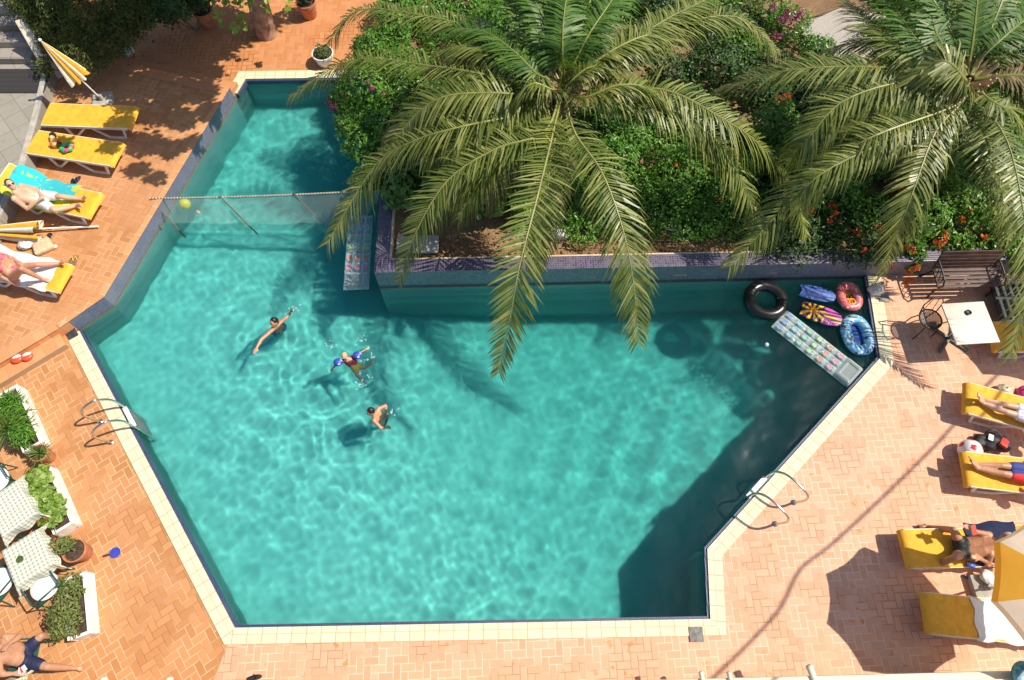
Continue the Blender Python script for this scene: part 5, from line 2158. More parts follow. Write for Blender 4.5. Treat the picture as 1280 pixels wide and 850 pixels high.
def boat(label, cen, ang, a, b, tr, hull, floor, z=WZ + .05):
    c = P(cen[0], cen[1], z)
    t = thing('inflatable_boat', label, 'inflatable boat', (c.x, c.y, z), ang, 'small inflatable boats in the pool corner')
    mb = MB()
    n_, m_ = 44, 14
    vs = []
    for i in range(n_):
        q = 2 * math.pi * i / n_
        e = (abs(math.cos(q)) ** 2.4 + abs(math.sin(q)) ** 2.4) ** (-1 / 2.4)
        cx, cy = (a - tr) * math.cos(q) * e, (b - tr) * math.sin(q) * e
        dn = V((math.cos(q), math.sin(q), 0))
        for k in range(m_):
            p = 2 * math.pi * k / m_
            vs.append(V((cx, cy, 0)) + dn * tr * math.cos(p) + V((0, 0, tr * .8 * math.sin(p) + .02)))
    fs = [(i * m_ + k, ((i + 1) % n_) * m_ + k, ((i + 1) % n_) * m_ + (k + 1) % m_, i * m_ + (k + 1) % m_) for i in range(n_) for k in range(m_)]
    mb.add(vs, fs)
    mb.build('hull', hull, t)
    mb = MB()
    mb.lathe([(.001, -.03), ((a - tr) * .98, -.03), ((a - tr) * .98, -.02), (.001, -.02)], 30, sx=1, sy=(b - tr) / (a - tr))
    mb.build('floor', floor, t)
    return t


def print_mat(name, base, cols, scale, seed=0):
    tt = T(name)
    o = tt.obj()
    mp = tt.n('Mapping')
    mp.inputs['Location'].default_value = (seed * 3.1, seed * 1.7, 0)
    tt.put(mp.inputs[0], o)
    v = tt.n('TexVoronoi')
    v.inputs['Scale'].default_value = scale
    tt.put(v.inputs['Vector'], mp.outputs[0])
    wn = tt.white(v.outputs['Color'])
    cr = tt.n('ValToRGB')
    cr.color_ramp.interpolation = 'CONSTANT'
    cr.color_ramp.elements[0].color = (*cols[0], 1)
    cr.color_ramp.elements[1].color = (*cols[-1], 1)
    cr.color_ramp.elements[1].position = 1 - 1 / len(cols)
    for k, c in enumerate(cols[1:-1]):
        e = cr.color_ramp.elements.new((k + 1) / len(cols))
        e.color = (*c, 1)
    tt.put(cr.inputs[0], wn)
    tt.base(tt.mix(tt.step(v.outputs['Distance'], .46, .40), base, cr.outputs[0]), .35)
    return tt.m


bt = boat('pink red child boat with a yellow seat and wheel', (1061, 371), R(90), .34, .265, .095,
          print_mat('pink_print', (.62, .13, .13), [(.70, .18, .16), (.72, .30, .22), (.75, .66, .60), (.60, .10, .12), (.20, .35, .5)], 20, 1), plain('yellow_vinyl', (.78, .42, .02), .3, .1))
mb = MB()
pts = [V((-.15 + .062 * math.cos(k * math.pi / 10), .062 * math.sin(k * math.pi / 10), .075)) for k in range(21)]
mb.tube(pts, .018, 8, caps=False)
mb.tube([V((-.21, 0, .075)), V((-.09, 0, .075))], .012, 6)
mb.build('steering_wheel', plain('orange_vinyl', (.85, .33, .02), .3, .1), bt)
mb = MB()
mb.ball((.0, .04, -.0), (.035, .03, .02))
mb.ball((.0, -.04, -.0), (.035, .03, .02))
mb.build('leg_hole', plain('dark_vinyl', (.02, .015, .015), .4, .1), bt)
boat('blue and white child boat with a blue floor, floating beside the right coping', (1071, 419), R(95), .45, .315, .11,
     print_mat('sea_print', (.16, .42, .66), [(.70, .76, .78), (.10, .35, .62), (.62, .72, .78), (.25, .55, .72), (.72, .42, .08), (.05, .06, .09), (.68, .74, .76)], 16, 2), plain('blue_vinyl', (.015, .09, .36), .3, .2))


def ball(label, px, py, z, r, m, patches=None, name='ball'):
    c = P(px, py, z)
    if patches is None:
        mb = MB()
        mb.ball((0, 0, 0), r, None, 24, 16)
        o = mb.build(name, m)
        o.location = (c.x, c.y, z)
        return tag(o, label, 'ball')
    t = thing(name, label, 'ball', (c.x, c.y, z))
    mb = MB()
    mb.ball((0, 0, 0), r, None, 32, 22)
    mb.build('skin', m, t)
    g = (1 + 5 ** .5) / 2
    for q in [(0, s1 * 1, s2 * g) for s1 in (-1, 1) for s2 in (-1, 1)] + [(s1 * 1, s2 * g, 0) for s1 in (-1, 1) for s2 in (-1, 1)] + [(s2 * g, 0, s1 * 1) for s1 in (-1, 1) for s2 in (-1, 1)]:
        d = (Matrix.Rotation(.5, 3, 'X') @ Matrix.Rotation(.4, 3, 'Z') @ V(q)).normalized()
        u = d.orthogonal().normalized()
        v = d.cross(u)
        mb = MB()
        ring = [(d + (u * math.cos(k * 2 * math.pi / 5) + v * math.sin(k * 2 * math.pi / 5)) * .32).normalized() * (r + .003) for k in range(5)]
        mid = [(d + (u * math.cos(k * 2 * math.pi / 5) + v * math.sin(k * 2 * math.pi / 5)) * .16).normalized() * (r + .003) for k in range(5)]
        mb.add([d * (r + .003)] + mid + ring, [(0, 1 + k, 1 + (k + 1) % 5) for k in range(5)] + [(1 + k, 6 + k, 6 + (k + 1) % 5, 1 + (k + 1) % 5) for k in range(5)])
        mb.build('patch', patches, t, fix=False)
    return t


ball('white beach ball with red patches against the lounger with the red shorts', 1212.5, 563, .20, .20, plain('white_vinyl', (.80, .77, .74), .3, .05), plain('red_vinyl', (.70, .025, .06), .35, .08))
ybm = T('yellow_clear_vinyl')
ybm.base((.62, .62, .03), .15)
ybm.b.inputs['Alpha'].default_value = .72
ball('translucent yellow ball floating behind the net', 231, 255, WZ + .10, .125, ybm.m)
ball('small pale ball floating behind the net beside the yellow one', 247.7, 265, WZ + .035, .055, plain('peach_vinyl', (.75, .50, .36), .4, .3, 9))
ball('tiny white ball floating left of the clear mattress', 958.4, 431, WZ + .02, .045, print_mat('tiny_ball', (.7, .7, .72), [(.75, .75, .75), (.2, .45, .6), (.75, .72, .72)], 14, 4))

# ---- small belongings
ORM = plain('orange_vinyl_red', (.80, .09, .03), .4, .1)
WV = plain('white_vinyl_soft', (.78, .72, .68), .45, .06)


def armband(label, px, py, ang):
    c = P(px, py, TZ / 2 + .05)
    t = thing('swim_armband', label, 'armband', (c.x, c.y, TZ / 2 + .002), ang)
    mb = MB()
    mb.ball((0, 0, .05), (.11, .085, .045), None, 16, 10)
    mb.build('air_chamber', ORM, t)
    mb = MB()
    mb.ball((.01, .035, .075), (.085, .045, .03), None, 16, 10)
    mb.build('white_panel', WV, t)


armband('orange red and white swim armband on the step, left one', 21, 449, R(20))
armband('orange red and white swim armband on the step, right one', 34, 446, R(25))


def sandal(label, px, py, ang, sole, strap, gz=0, name='sandal', L=.25):
    c = P(px, py, gz)
    t = thing(name, label, 'sandal', (c.x, c.y, gz + .002), ang)
    mb = MB()
    pts = []
    for k in range(20):
        a = 2 * math.pi * k / 20
        pts.append((L / 2 * math.cos(a), (.040 + .008 * math.cos(a)) * math.sin(a)))
    mb.prism(pts, 0, .022)
    mb.build('sole', sole, t, bevel=.004, angle=60)
    mb = MB()
    mb.tube(spline([V((.0, -.045, .02)), V((.05, -.01, .055)), V((.08, 0, .03)), V((.05, .01, .055)), V((0, .045, .02))], 12), .008, 6)
    mb.build('strap', strap, t)


sandal('navy sandal beside the reclining man, upper of the pair', 96.5, 226, R(70), NAVY, BLACKM, TZ)
sandal('navy sandal beside the reclining man, lower of the pair', 92, 229, R(110), NAVY, BLACKM, TZ)
YV = plain('yellow_strap', (.80, .45, .03), .5, .1)
TANM = plain('tan_sole', (.25, .15, .09), .7, .2)
sandal('tan flip flop with yellow straps at the feet of the woman, left one', 90, 326, R(75), TANM, YV, TZ)
sandal('tan flip flop with yellow straps at the feet of the woman, right one', 95, 326, R(85), TANM, YV, TZ)
sandal('dark sandal on the bricks cut by the bottom edge', 318, 847, R(10), BLACKM, BLACKM, 0)

c = P(56, 310, TZ)
t = thing('straw_bag', 'beige straw beach bag lying by the white towel', 'bag', (c.x, c.y, TZ), R(35))
STR = plain('straw', (.60, .47, .29), .9, .12, 14, bump=.4, bscale=90)
mb = MB()
mb.prism([(-.20, -.15), (.20, -.17), (.17, .17), (-.17, .15)], .004, .12)
mb.build('body', STR, t, bevel=.04, angle=70)
mb = MB()
mb.tube(spline([V((-.1, .16, .08)), V((-.08, .27, .05)), V((.08, .27, .05)), V((.1, .16, .08))], 14), .011, 6)
mb.build('handle', STR, t)
o = rock('cloth_bundle', 'crumpled white printed cloth next to the straw bag', 33, 305, TZ + .06, (.17, .13, .07), print_mat('print_cloth', (.72, .72, .64), [(.74, .73, .66), (.45, .52, .30), (.75, .72, .68), (.12, .13, .16)], 22, 3), 12, 'cloth')
mb = MB()
mb.lathe([(.001, 0), (.055, 0), (.06, .03), (.045, .035), (.04, .02), (.001, .018)], 18)
o = mb.build('pot_lid', print_mat('lid', (.03, .03, .03), [(.03, .03, .03), (.7, .68, .62)], 10, 6))
c = P(63, 295, TZ)
o.location = (c.x, c.y, TZ + .002)
tag(o, 'small round black and white pot on the terrace bricks by the parasol pole', 'pot')
rock('sponge', 'tiny white bundle on the terrace bricks right of the straw bag', 68.5, 308, TZ + .03, (.05, .035, .03), WV, 14, 'bundle')

# toys on the second lounger
mm = mat_of(L2)


def on_l2(px, py, z):
    return P(px, py, TZ + z)


c = on_l2(70, 178, .40)
t = thing('rag_doll', 'dark haired rag doll in orange clothes lying on the dappled lounger', 'doll', (c.x, c.y, TZ + .395), R(-40))
mb = MB()
mb.ball((-.14, .06, .07), (.075, .07, .07), None, 14, 10)
mb.build('hair', plain('dark_wool', (.025, .014, .01), .9, .3), t)
mb = MB()
mb.ball((-.10, .02, .07), (.06, .06, .06), None, 14, 10)
mb.cap((-.06, .0, .06), .055, (.08, -.06, .06), .075)
for q in ((.02, .10), (.0, -.14)):
    mb.cap((-.03, 0, .06), .03, (q[0], q[1], .04), .025)
link('body', fuse(mb, .012), print_mat('doll_clothes', (.75, .35, .08), [(.80, .42, .05), (.45, .22, .12), (.75, .30, .06), (.72, .60, .45)], 16, 2), t)
c = on_l2(85, 186, .40)
t = thing('toy_ring', 'green and pink inflated toy beside the rag doll on the lounger', 'toy', (c.x, c.y, TZ + .395), .4)
mb = MB()
for k in range(6):
    a = k * 1.05
    mb.ball((.10 * math.cos(a), .09 * math.sin(a), .05), (.065, .055, .05), None, 12, 8)
link('tube', fuse(mb, .012), print_mat('toy_print', (.03, .40, .10), [(.03, .42, .12), (.05, .50, .16), (.70, .70, .62), (.75, .05, .22), (.03, .30, .16)], 11, 3), t)
mb = MB()
mb.ball((-.02, -.10, .07), (.05, .04, .035))
mb.build('pink_ear', plain('pink_plush', (.75, .05, .25), .8, .1), t)
mb = MB()
mb.ball((-.12, .12, .07), (.06, .055, .06))
mb.build('brown_head', plain('brown_plush', (.10, .045, .025), .9, .2), t)

# paddle
c = P(144, 691, 0)
t = thing('paddle', 'blue table tennis bat lying on the orange bricks', 'paddle', (c.x, c.y, .004), R(18))
mb = MB()
mb.lathe([(.001, 0), (.088, 0), (.09, .006), (.088, .012), (.001, .012)], 28, sx=1.05)
mb.build('blade', plain('blue_rubber', (.035, .055, .40), .6, .1), t)
mb = MB()
mb.box((-.145, 0, .008), (.11, .028, .02))
mb.build('handle', BLACKM, t, bevel=.006)

# backpack and things by the right loungers
c = P(1240, 556, .1)
t = thing('backpack', 'black backpack with a red panel between the two loungers by the ball', 'backpack', (c.x, c.y, 0), R(20))
mb = MB()
for q in ((-.13, .13, .10, .19, .13, .09), (.02, .05, .12, .20, .15, .11), (.15, -.05, .13, .17, .16, .12), (.08, .14, .09, .16, .08, .08)):
    mb.ball(q[:3], q[3:], None, 16, 10)
me_ = fuse(mb, .015)
for v in me_.vertices:
    v.co += V((math.sin(v.co.y * 31), math.sin(v.co.x * 27), math.sin(v.co.x * 23 + v.co.y * 19))) * .012
link('body', me_, plain('black_nylon', (.015, .015, .018), .6, .3, 12, bump=.4), t)
mb = MB()
mb.box((.13, -.05, .225), (.20, .15, .06), Matrix.Rotation(.5, 3, 'Z') @ Matrix.Rotation(.25, 3, 'Y'))
mb.build('red_panel', plain('red_nylon', (.62, .03, .02), .6, .25), t, bevel=.028)
for pp in ((V((-.05, .2, .12)), V((.04, .25, .20)), V((.14, .19, .22)), V((.17, .06, .22))), (V((-.22, .16, .10)), V((-.28, .05, .03)), V((-.18, -.04, .03)), V((.0, -.08, .1)))):
    mb = MB()
    mb.tube(spline(pp, 14), .014, 6)
    mb.build('strap', BLACKM, t)
mb = MB()
mb.box((-.03, .12, .225), (.12, .09, .02), Matrix.Rotation(.8, 3, 'Z'))
mb.build('pale_pocket', WV, t, bevel=.009)
rock('cloth_bundle', 'leopard patterned cloth heap behind the lounger with patterned shorts', 1257, 487, .10, (.17, .11, .09), print_mat('leopard', (.55, .45, .30), [(.6, .5, .34), (.06, .05, .06), (.55, .42, .28), (.35, .33, .42)], 20, 7), 15, 'cloth')
c = P(1279, 489, .1)
t = thing('hand_bag', 'pink bag at the right edge behind the topmost right lounger', 'bag', (c.x, c.y, 0), .4)
mb = MB()
mb.ball((0, 0, .12), (.15, .1, .12), None, 14, 10)
mb.build('body', plain('pink_nylon', (.70, .06, .25), .5, .1), t)
mb = MB()
mb.tube(spline([V((-.08, 0, .2)), V((0, 0, .32)), V((.08, 0, .2))], 10), .01, 6)
mb.build('handle', plain('pink_strap', (.6, .05, .2), .5, .1), t)
o = rock('snack_bag', 'blue and white snack packet beside the tanned man', 1214, 706, .42, (.075, .055, .03), print_mat('packet', (.06, .12, .45), [(.05, .10, .45), (.7, .7, .72), (.08, .16, .5)], 16, 8), 16, 'packet')
o = rock('snack_bag', 'orange and brown snack packet beside the tanned man', 1237, 705, .42, (.09, .05, .03), print_mat('packet_two', (.45, .16, .05), [(.60, .24, .06), (.7, .66, .6), (.15, .05, .04)], 16, 9), 17, 'packet')
rock('paper_bag', 'crumpled white paper on the parasol base', 1234, 722, .20, (.10, .12, .06), WV, 18, 'paper')
mb = MB()
mb.lathe([(.001, 0), (.03, 0), (.032, .11), (.015, .14), (.015, .16), (.001, .16)], 14)
o = mb.build('bottle', print_mat('bottle_label', (.05, .09, .28), [(.05, .1, .35), (.4, .45, .45)], 18, 5))
c = P(1205, 719, .03)
o.location = (c.x, c.y, .034)
o.rotation_euler = (R(90), 0, R(50))
tag(o, 'small blue bottle lying on the bricks by the parasol base', 'bottle')

# ---- cable overhead: only its soft shadow falls in view
pts = []
for px, py in ((1300, 420), (1235, 480), (1180, 545), (1110, 615), (1040, 680), (1000, 712), (975, 760), (935, 805), (880, 858)):
    g = P(px, py, 0)
    h_ = 7.5
    pts.append(V((g.x + h_ * math.cos(AZ) / math.tan(EL), g.y + h_ * math.sin(AZ) / math.tan(EL), h_)))
mb = MB()
mb.tube(spline(pts, 40), .028, 8)
tag(mb.build('cable', BLACKM), 'overhead cable whose soft shadow crosses the right paving', 'cable')


# ---- tree at the rear left: trunk at the top edge, crown above the picture
c = P(334, 42, 0)
t = thing('shade_tree', 'tree with a thick bare trunk at the top edge and leaves hanging beside it', 'tree', (c.x, c.y, 0))
mb = MB()
mb.tube([V((0, 0, -.05)), V((.02, .05, .6)), V((.12, .12, 1.5)), V((.4, .2, 2.6)), V((.8, .2, 3.6))], [.29, .25, .22, .19, .12], 14)
for v in ((-.8, .3, 4.2), (1.6, .6, 4.4), (.3, -.6, 4.3), (-.6, -.9, 4.0)):
    mb.tube([V((.4, .2, 2.6)), V((.4 + v[0] * .5, .2 + v[1] * .5, 3.5)), V(v)], [.12, .08, .03], 8)
mb.build('trunk', plain('smooth_bark', (.33, .20, .13), .9, .3, 5, bump=.7, bscale=14), t)


def over(px, py, h_):
    g = P(px, py, TZ)
    return V((g.x + h_ * math.cos(AZ) / math.tan(EL), g.y + h_ * math.sin(AZ) / math.tan(EL), TZ + h_)) - V((c.x, c.y, 0))


SH = [(30, 20, 1.0), (70, 30, 1.0), (110, 15, 1.0), (150, 30, 1.0), (190, 15, 1.0), (230, 30, .9), (270, 45, .8), (300, 20, .7), (60, 70, .8), (100, 65, .8), (140, 75, .8), (180, 65, .8), (215, 70, .8), (250, 80, .7),
      (75, 100, .5), (110, 102, .55), (145, 110, .65), (180, 105, .65), (215, 112, .6), (245, 115, .5), (262, 140, .36), (160, 140, .55), (195, 142, .5), (225, 150, .4), 
      (145, 175, .4), (180, 180, .42), (210, 185, .36), (240, 178, .26), (170, 212, .26), (195, 222, .22), (130, 200, .22), (75, 195, .2), (310, 30, .5), (335, 20, .5)]
rq = random.Random(8)
sp = [(over(a, b, 4.2 + rq.uniform(-.2, .5)), (r_ * .95, r_ * .72, r_ * .42)) for a, b, r_ in SH]
p_, n_ = blobs(sp, 44000, 77, .5, .05)
leafcloud('crown', p_, n_, .15, G_MID, t, .6, .7, 77)
pts = [P(270, 2, 1.6), P(275, 15, 1.5), P(283, 8, 1.6), P(290, 28, 1.4), P(300, 16, 1.5), P(294, 38, 1.35), P(305, 30, 1.4), P(308, 5, 1.5), P(300, 5, 1.55), P(272, 22, 1.45), P(330, 6, 1.5), P(362, 2, 1.6)]
pa = np.array([list(q - V((c.x, c.y, 0))) for q in pts])
pa = np.repeat(pa, 3, 0) + np.random.default_rng(1).normal(0, .06, (36, 3))
leafcloud('hanging_leaves', pa, np.tile(np.array([.3, -.4, .8]), (36, 1)), .16, G_YEL, t, .75, .3, 3)
# ================================================================== people
def skinmat(name, c):
    t = T(name)
    o = t.obj()
    d = tuple(x * .80 for x in c)
    t.base(t.mix(t.step(t.noise(o, 5, 4), .35, .7), d, c), .45)
    t.b.inputs['Subsurface Weight'].default_value = .08
    t.b.inputs['Subsurface Radius'].default_value = (.02, .008, .004)
    return t.m


SK_FAIR = skinmat('skin_fair', (.66, .40, .27))
SK_TAN = skinmat('skin_tan', (.46, .215, .115))
SK_MID = skinmat('skin_mid', (.55, .28, .165))
HAIR_D = plain('dark_hair', (.018, .012, .010), .45, .3, 30)
HAIR_B = plain('blond_hair', (.62, .42, .20), .5, .2, 30)
HAIR_W = plain('grey_hair', (.45, .40, .36), .6, .2, 30)
HAIR_BR = plain('brown_hair', (.06, .032, .018), .5, .3, 30)


def pj(q):
    return P(q[0], q[1], q[2])


def hand(mb, wr, el, s, down=V((0, 0, -1)), curl=.5, flip=1):
    d = (wr - el).normalized()
    dn = (down - d * down.dot(d))
    dn = dn.normalized() if dn.length > .05 else d.orthogonal().normalized()
    sd = d.cross(dn) * flip
    k = wr + d * .085 * s
    for a in (-1, -.33, .33, 1):
        mb.cap(wr + sd * a * .014 * s, .021 * s, k + sd * a * .031 * s, .016 * s, 8)
    for a, l in ((-1, .85), (-.33, 1), (.33, .95), (1, .75)):
        b = k + sd * a * .032 * s
        m_ = b + (d * math.cos(curl * .6) + dn * math.sin(curl * .6) + sd * a * .12) * .042 * s * l
        e = m_ + (d * math.cos(curl * 1.5) + dn * math.sin(curl * 1.5)) * .038 * s * l
        mb.cap(b, .0105 * s, m_, .0098 * s, 8)
        mb.cap(m_, .0098 * s, e, .0085 * s, 8)
    b = wr + d * .025 * s - sd * .028 * s
    m_ = b + (d * .6 - sd * .75 + dn * .3).normalized() * .042 * s
    mb.cap(b, .014 * s, m_, .0115 * s, 8)
    mb.cap(m_, .0115 * s, m_ + (d * .9 - sd * .2 + dn * .3).normalized() * .032 * s, .009 * s, 8)


def person(label, J, skin, s=1.0, up=V((0, 0, 1)), face=None, hair=None, hair_len=0, belly=0, fem=False, wear=(), group=None, curl=.45, glasses=False):
    """J: joints, pixels + height. pairs shL/shR elL.. hipL.. ; up = the side the chest faces"""
    j = {k: pj(v) if not isinstance(v, Vector) else v for k, v in J.items()}
    g = V((j['pelvis'].x, j['pelvis'].y, 0))
    j = {k: v - g for k, v in j.items()}
    t = thing('person', label, 'person', g, 0, group)
    mb = MB()
    C = lambda a, ra, b, rb, n=14: mb.cap(j[a] if isinstance(a, str) else a, ra * s, j[b] if isinstance(b, str) else b, rb * s, n)
    side = (j['shR'] - j['shL']).normalized()
    hs = (j['hipR'] - j['hipL']).normalized()
    ch, pe = j['chest'], j['pelvis']
    be = j.get('belly', (ch + pe) / 2)
    for a in (-1, 1):
        C(ch + side * a * .085 * s, .098, be + side * a * .06 * s, .095 + belly)
        C(be + hs * a * .06 * s, .095 + belly, pe + hs * a * .07 * s, .105)
        C(ch + side * a * .07 * s, .10, j['neck'] + side * a * .03 * s, .055)
    if fem:
        for a in (-1, 1):
            mb.ball(ch + side * a * .075 * s + up * .085 * s, .062 * s, None, 12, 10)
    C('shL', .062, 'shR', .062)
    C('neck', .056, 'head', .052)
    ax = (j['head'] - j['neck']).normalized()
    fc = (face or up)
    fc = (fc - ax * fc.dot(ax)).normalized()
    sx = ax.cross(fc)
    M_ = Matrix((sx, fc, ax)).transposed()
    hd = j['head'] + ax * .02 * s
    mb.ball(hd, V((.076, .092, .112)) * s, M_, 18, 14)
    C(hd + fc * .05 * s - ax * .05 * s, .05, hd + fc * .062 * s - ax * .075 * s, .03, 10)
    C(hd + fc * .088 * s + ax * .012 * s, .011, hd + fc * .108 * s - ax * .018 * s, .016, 8)
    for a in (-1, 1):
        mb.ball(hd + sx * a * .078 * s - ax * .005 * s, V((.012, .02, .03)) * s, M_, 8, 6)
        C(hd + fc * .083 * s + sx * a * .03 * s + ax * .03 * s, .012, hd + fc * .083 * s + sx * a * .045 * s + ax * .025 * s, .010, 8)
    C(hd + fc * .083 * s - ax * .05 * s - sx * .016 * s, .011, hd + fc * .083 * s - ax * .05 * s + sx * .016 * s, .011, 8)
    for q in 'LR':
        el, wr = j['el' + q], j['wr' + q]
        sh = j['sh' + q]
        C(sh, .058, sh.lerp(el, .4), .050)
        C(sh.lerp(el, .4), .050, el, .040)
        C(el, .041, el.lerp(wr, .3), .042)
        C(el.lerp(wr, .3), .042, wr, .027)
        hand(mb, wr, el, s, curl=curl, flip=1 if q == 'L' else -1)
        hp, kn, an = j['hip' + q], j['kn' + q], j['an' + q]
        C(pe, .10, hp, .092)
        C(hp, .094, hp.lerp(kn, .45), .080)
        C(hp.lerp(kn, .45), .080, kn, .056)
        d = (an - kn)
        bk = V((0, 0, -1)) - d.normalized() * V((0, 0, -1)).dot(d.normalized())
        C(kn, .055, kn + d * .32 + bk * .012 * s, .057)
        C(kn + d * .32 + bk * .012 * s, .057, an, .036)
        if 'to' + q in j:
            to = j['to' + q]
            f = (to - an).normalized()
            heel = an - f * .04 * s + d.normalized() * .035 * s
            C(an, .036, heel, .034, 10)
            C(heel, .033, an + (to - an) * .6 + d.normalized() * .018 * s, .034, 10)
            w_ = f.cross(d.normalized())
            w_ = w_.normalized() if w_.length > .05 else hs
            for a in (-1, -.5, 0, .5, 1):
                C(an + (to - an) * .6 + w_ * a * .026 * s, .020, to + w_ * a * .030 * s - f * abs(a + .6) * .012 * s, .0115 if a > -1 else .016, 8)
    me = fuse(mb, .0125 * min(1, s + .15), 3)
    link('body', me, skin, t)

    def over(name, parts, grow, mat, vox=.014):
        q = MB()
        for a, ra, b, rb in parts:
            a = j[a] if isinstance(a, str) else a
            b = j[b] if isinstance(b, str) else b
            q.cap(a, (ra + grow) * s, b, (rb + grow) * s, 14)
        return link(name, fuse(q, vox, 3), mat, t)
    for kind, mat in wear:
        if kind in ('shorts', 'trunks'):
            k = .62 if kind == 'shorts' else .16
            pr = [(be.lerp(pe, .62) + hs * a * .06 * s, .098 + belly * .5, pe + hs * a * .07 * s, .108) for a in (-1, 1)]
            for q in 'LR':
                hp, kn = j['hip' + q], j['kn' + q]
                m_ = hp.lerp(kn, .45)
                pr.append(('pelvis', .10, hp, .096))
                if k > .5:
                    pr += [(hp, .097, m_, .088), (m_, .088, hp.lerp(kn, k), .080)]
                else:
                    pr.append((hp, .095, hp.lerp(kn, k), .090))
            over('swim_' + kind, pr, .010, mat)
        if kind == 'bikini':
            pr = [(pe + hs * a * .06 * s, .104, pe.lerp(j['hip' + q], .6), .097) for a, q in ((-1, 'L'), (1, 'R'))]
            over('bikini_bottom', pr, .007, mat)
            q = MB()
            for a in (-1, 1):
                q.ball(ch + side * a * .072 * s + up * .078 * s, .078 * s, None, 14, 12)
                q.cap(ch + side * a * .10 * s, .094 * s, ch + side * a * .10 * s - (ch - be).normalized() * .03 * s, .094 * s)
            link('bikini_top', fuse(q, .012, 2), mat, t)
        if kind == 'shirt':
            pr = [(ch + side * a * .085 * s, .10, be + side * a * .06 * s, .098) for a in (-1, 1)]
            pr += [('shL', .066, 'shR', .066)] + [('sh' + q, .062, j['sh' + q].lerp(j['el' + q], .4), .056) for q in 'LR']
            over('swim_shirt', pr, .008, mat)
        if kind == 'suit':
            pr = [(ch + side * a * .085 * s, .10, be + side * a * .06 * s, .098) for a in (-1, 1)] + [(be + hs * a * .06 * s, .096, pe + hs * a * .07 * s, .108) for a in (-1, 1)]
            over('swimsuit', pr, .008, mat)
    if hair:
        q = MB()
        q.ball(hd - fc * .020 * s + ax * .022 * s, V((.083, .088, .105)) * s, M_, 18, 14)
        if hair_len:
            q.cap(hd - fc * .05 * s, .075 * s, hd - fc * .06 * s - ax * hair_len * s, .05 * s)
        link('hair', fuse(q, .011, 2), hair, t)
    if glasses:
        q = MB()
        for a in (-1, 1):
            q.ball(hd + fc * .094 * s + sx * a * .034 * s + ax * .012 * s, V((.028, .008, .02)) * s, M_, 12, 8)
            q.tube([hd + fc * .09 * s + sx * a * .055 * s + ax * .015 * s, hd + sx * a * .082 * s + ax * .015 * s], .004, 6)
        q.build('sunglasses', BLACKM, t)
    return t


def chk(n, J):
    pass


Z = TZ
NAVYT = plain('navy_trunks', (.012, .018, .06), .7, .2, 14)
person('dark haired man reclining on the turquoise towel in white shorts', dict(
    head=(14, 232, Z + .98), neck=(19.5, 239, Z + .88), chest=(28, 242, Z + .74), belly=(40, 246, Z + .60), pelvis=(53, 249, Z + .51),
    shL=(26.5, 232.5, Z + .80), shR=(18, 248.5, Z + .80), elL=(44.5, 235.5, Z + .56), wrL=(51, 243, Z + .66), elR=(34, 261, Z + .56), wrR=(48, 250, Z + .67),
    hipL=(57, 244.5, Z + .50), hipR=(54.5, 255, Z + .50), knL=(76, 245.5, Z + .58), anL=(102, 248.5, Z + .46), toL=(107, 244, Z + .58),
    knR=(68, 262.5, Z + .56), anR=(93, 257.5, Z + .46), toR=(101.5, 256.5, Z + .58)), SK_FAIR, 1.0, face=V((.55, -.25, .7)), hair=HAIR_BR, belly=.02,
    wear=(('shorts', plain('white_shorts', (.74, .74, .70), .8, .08, 12)),), glasses=True)
PINKB = plain('pink_print', (.62, .16, .20), .8, .4, 26)
person('woman lying on the white towel with one knee raised, in a pink bikini', dict(
    head=(-16, 318, Z + .92), neck=(-7, 321, Z + .84), chest=(2, 328, Z + .70), belly=(10, 335, Z + .58), pelvis=(17, 339, Z + .52),
    shL=(2, 318.5, Z + .74), shR=(-5, 334, Z + .74), elL=(14, 322, Z + .55), wrL=(22, 327, Z + .62), elR=(2, 346, Z + .52), wrR=(14, 352, Z + .46),
    hipL=(21.5, 334.5, Z + .52), hipR=(17.5, 345.5, Z + .52), knL=(46, 331, Z + .60), anL=(73, 329.5, Z + .47), toL=(80.5, 326.5, Z + .56),
    knR=(27, 336, Z + .92), anR=(53, 349, Z + .47), toR=(61.5, 350.5, Z + .44)), skinmat('skin_rose', (.60, .29, .18)), .97, face=V((.3, -.1, .9)), hair=HAIR_BR, hair_len=.1, fem=True,
    wear=(('bikini', PINKB),))
FLOR = print_mat('floral_shorts', (.62, .58, .66), [(.70, .66, .70), (.25, .16, .36), (.68, .62, .66), (.45, .40, .22)], 18, 11)
person('person in purple floral shorts lying above the backpack, cut by the right edge', dict(
    head=(1373, 538, 1.02), neck=(1361, 535, .92), chest=(1342, 531, .76), belly=(1322, 526, .58), pelvis=(1302, 521, .50),
    shL=(1352, 520, .80), shR=(1346, 546, .80), elL=(1332, 508, .56), wrL=(1312, 508, .52), elR=(1324, 552, .56), wrR=(1306, 545, .52),
    hipL=(1297, 515, .50), hipR=(1295, 527, .50), knL=(1259, 506.5, .54), anL=(1229.5, 499.5, .46), toL=(1222, 492.5, .60),
    knR=(1258, 515, .54), anR=(1232, 505.5, .46), toR=(1224, 498.5, .60)), SK_FAIR, .97, face=V((-.5, .1, .8)), hair=HAIR_BR, wear=(('shorts', FLOR),))
NR = T('navy_red_shorts')
_x, _y, _z = NR.xyz(NR.obj())
NR.base(NR.mix(NR.step(_y, -.035, -.03), (.62, .02, .02), (.03, .05, .22)), .75)
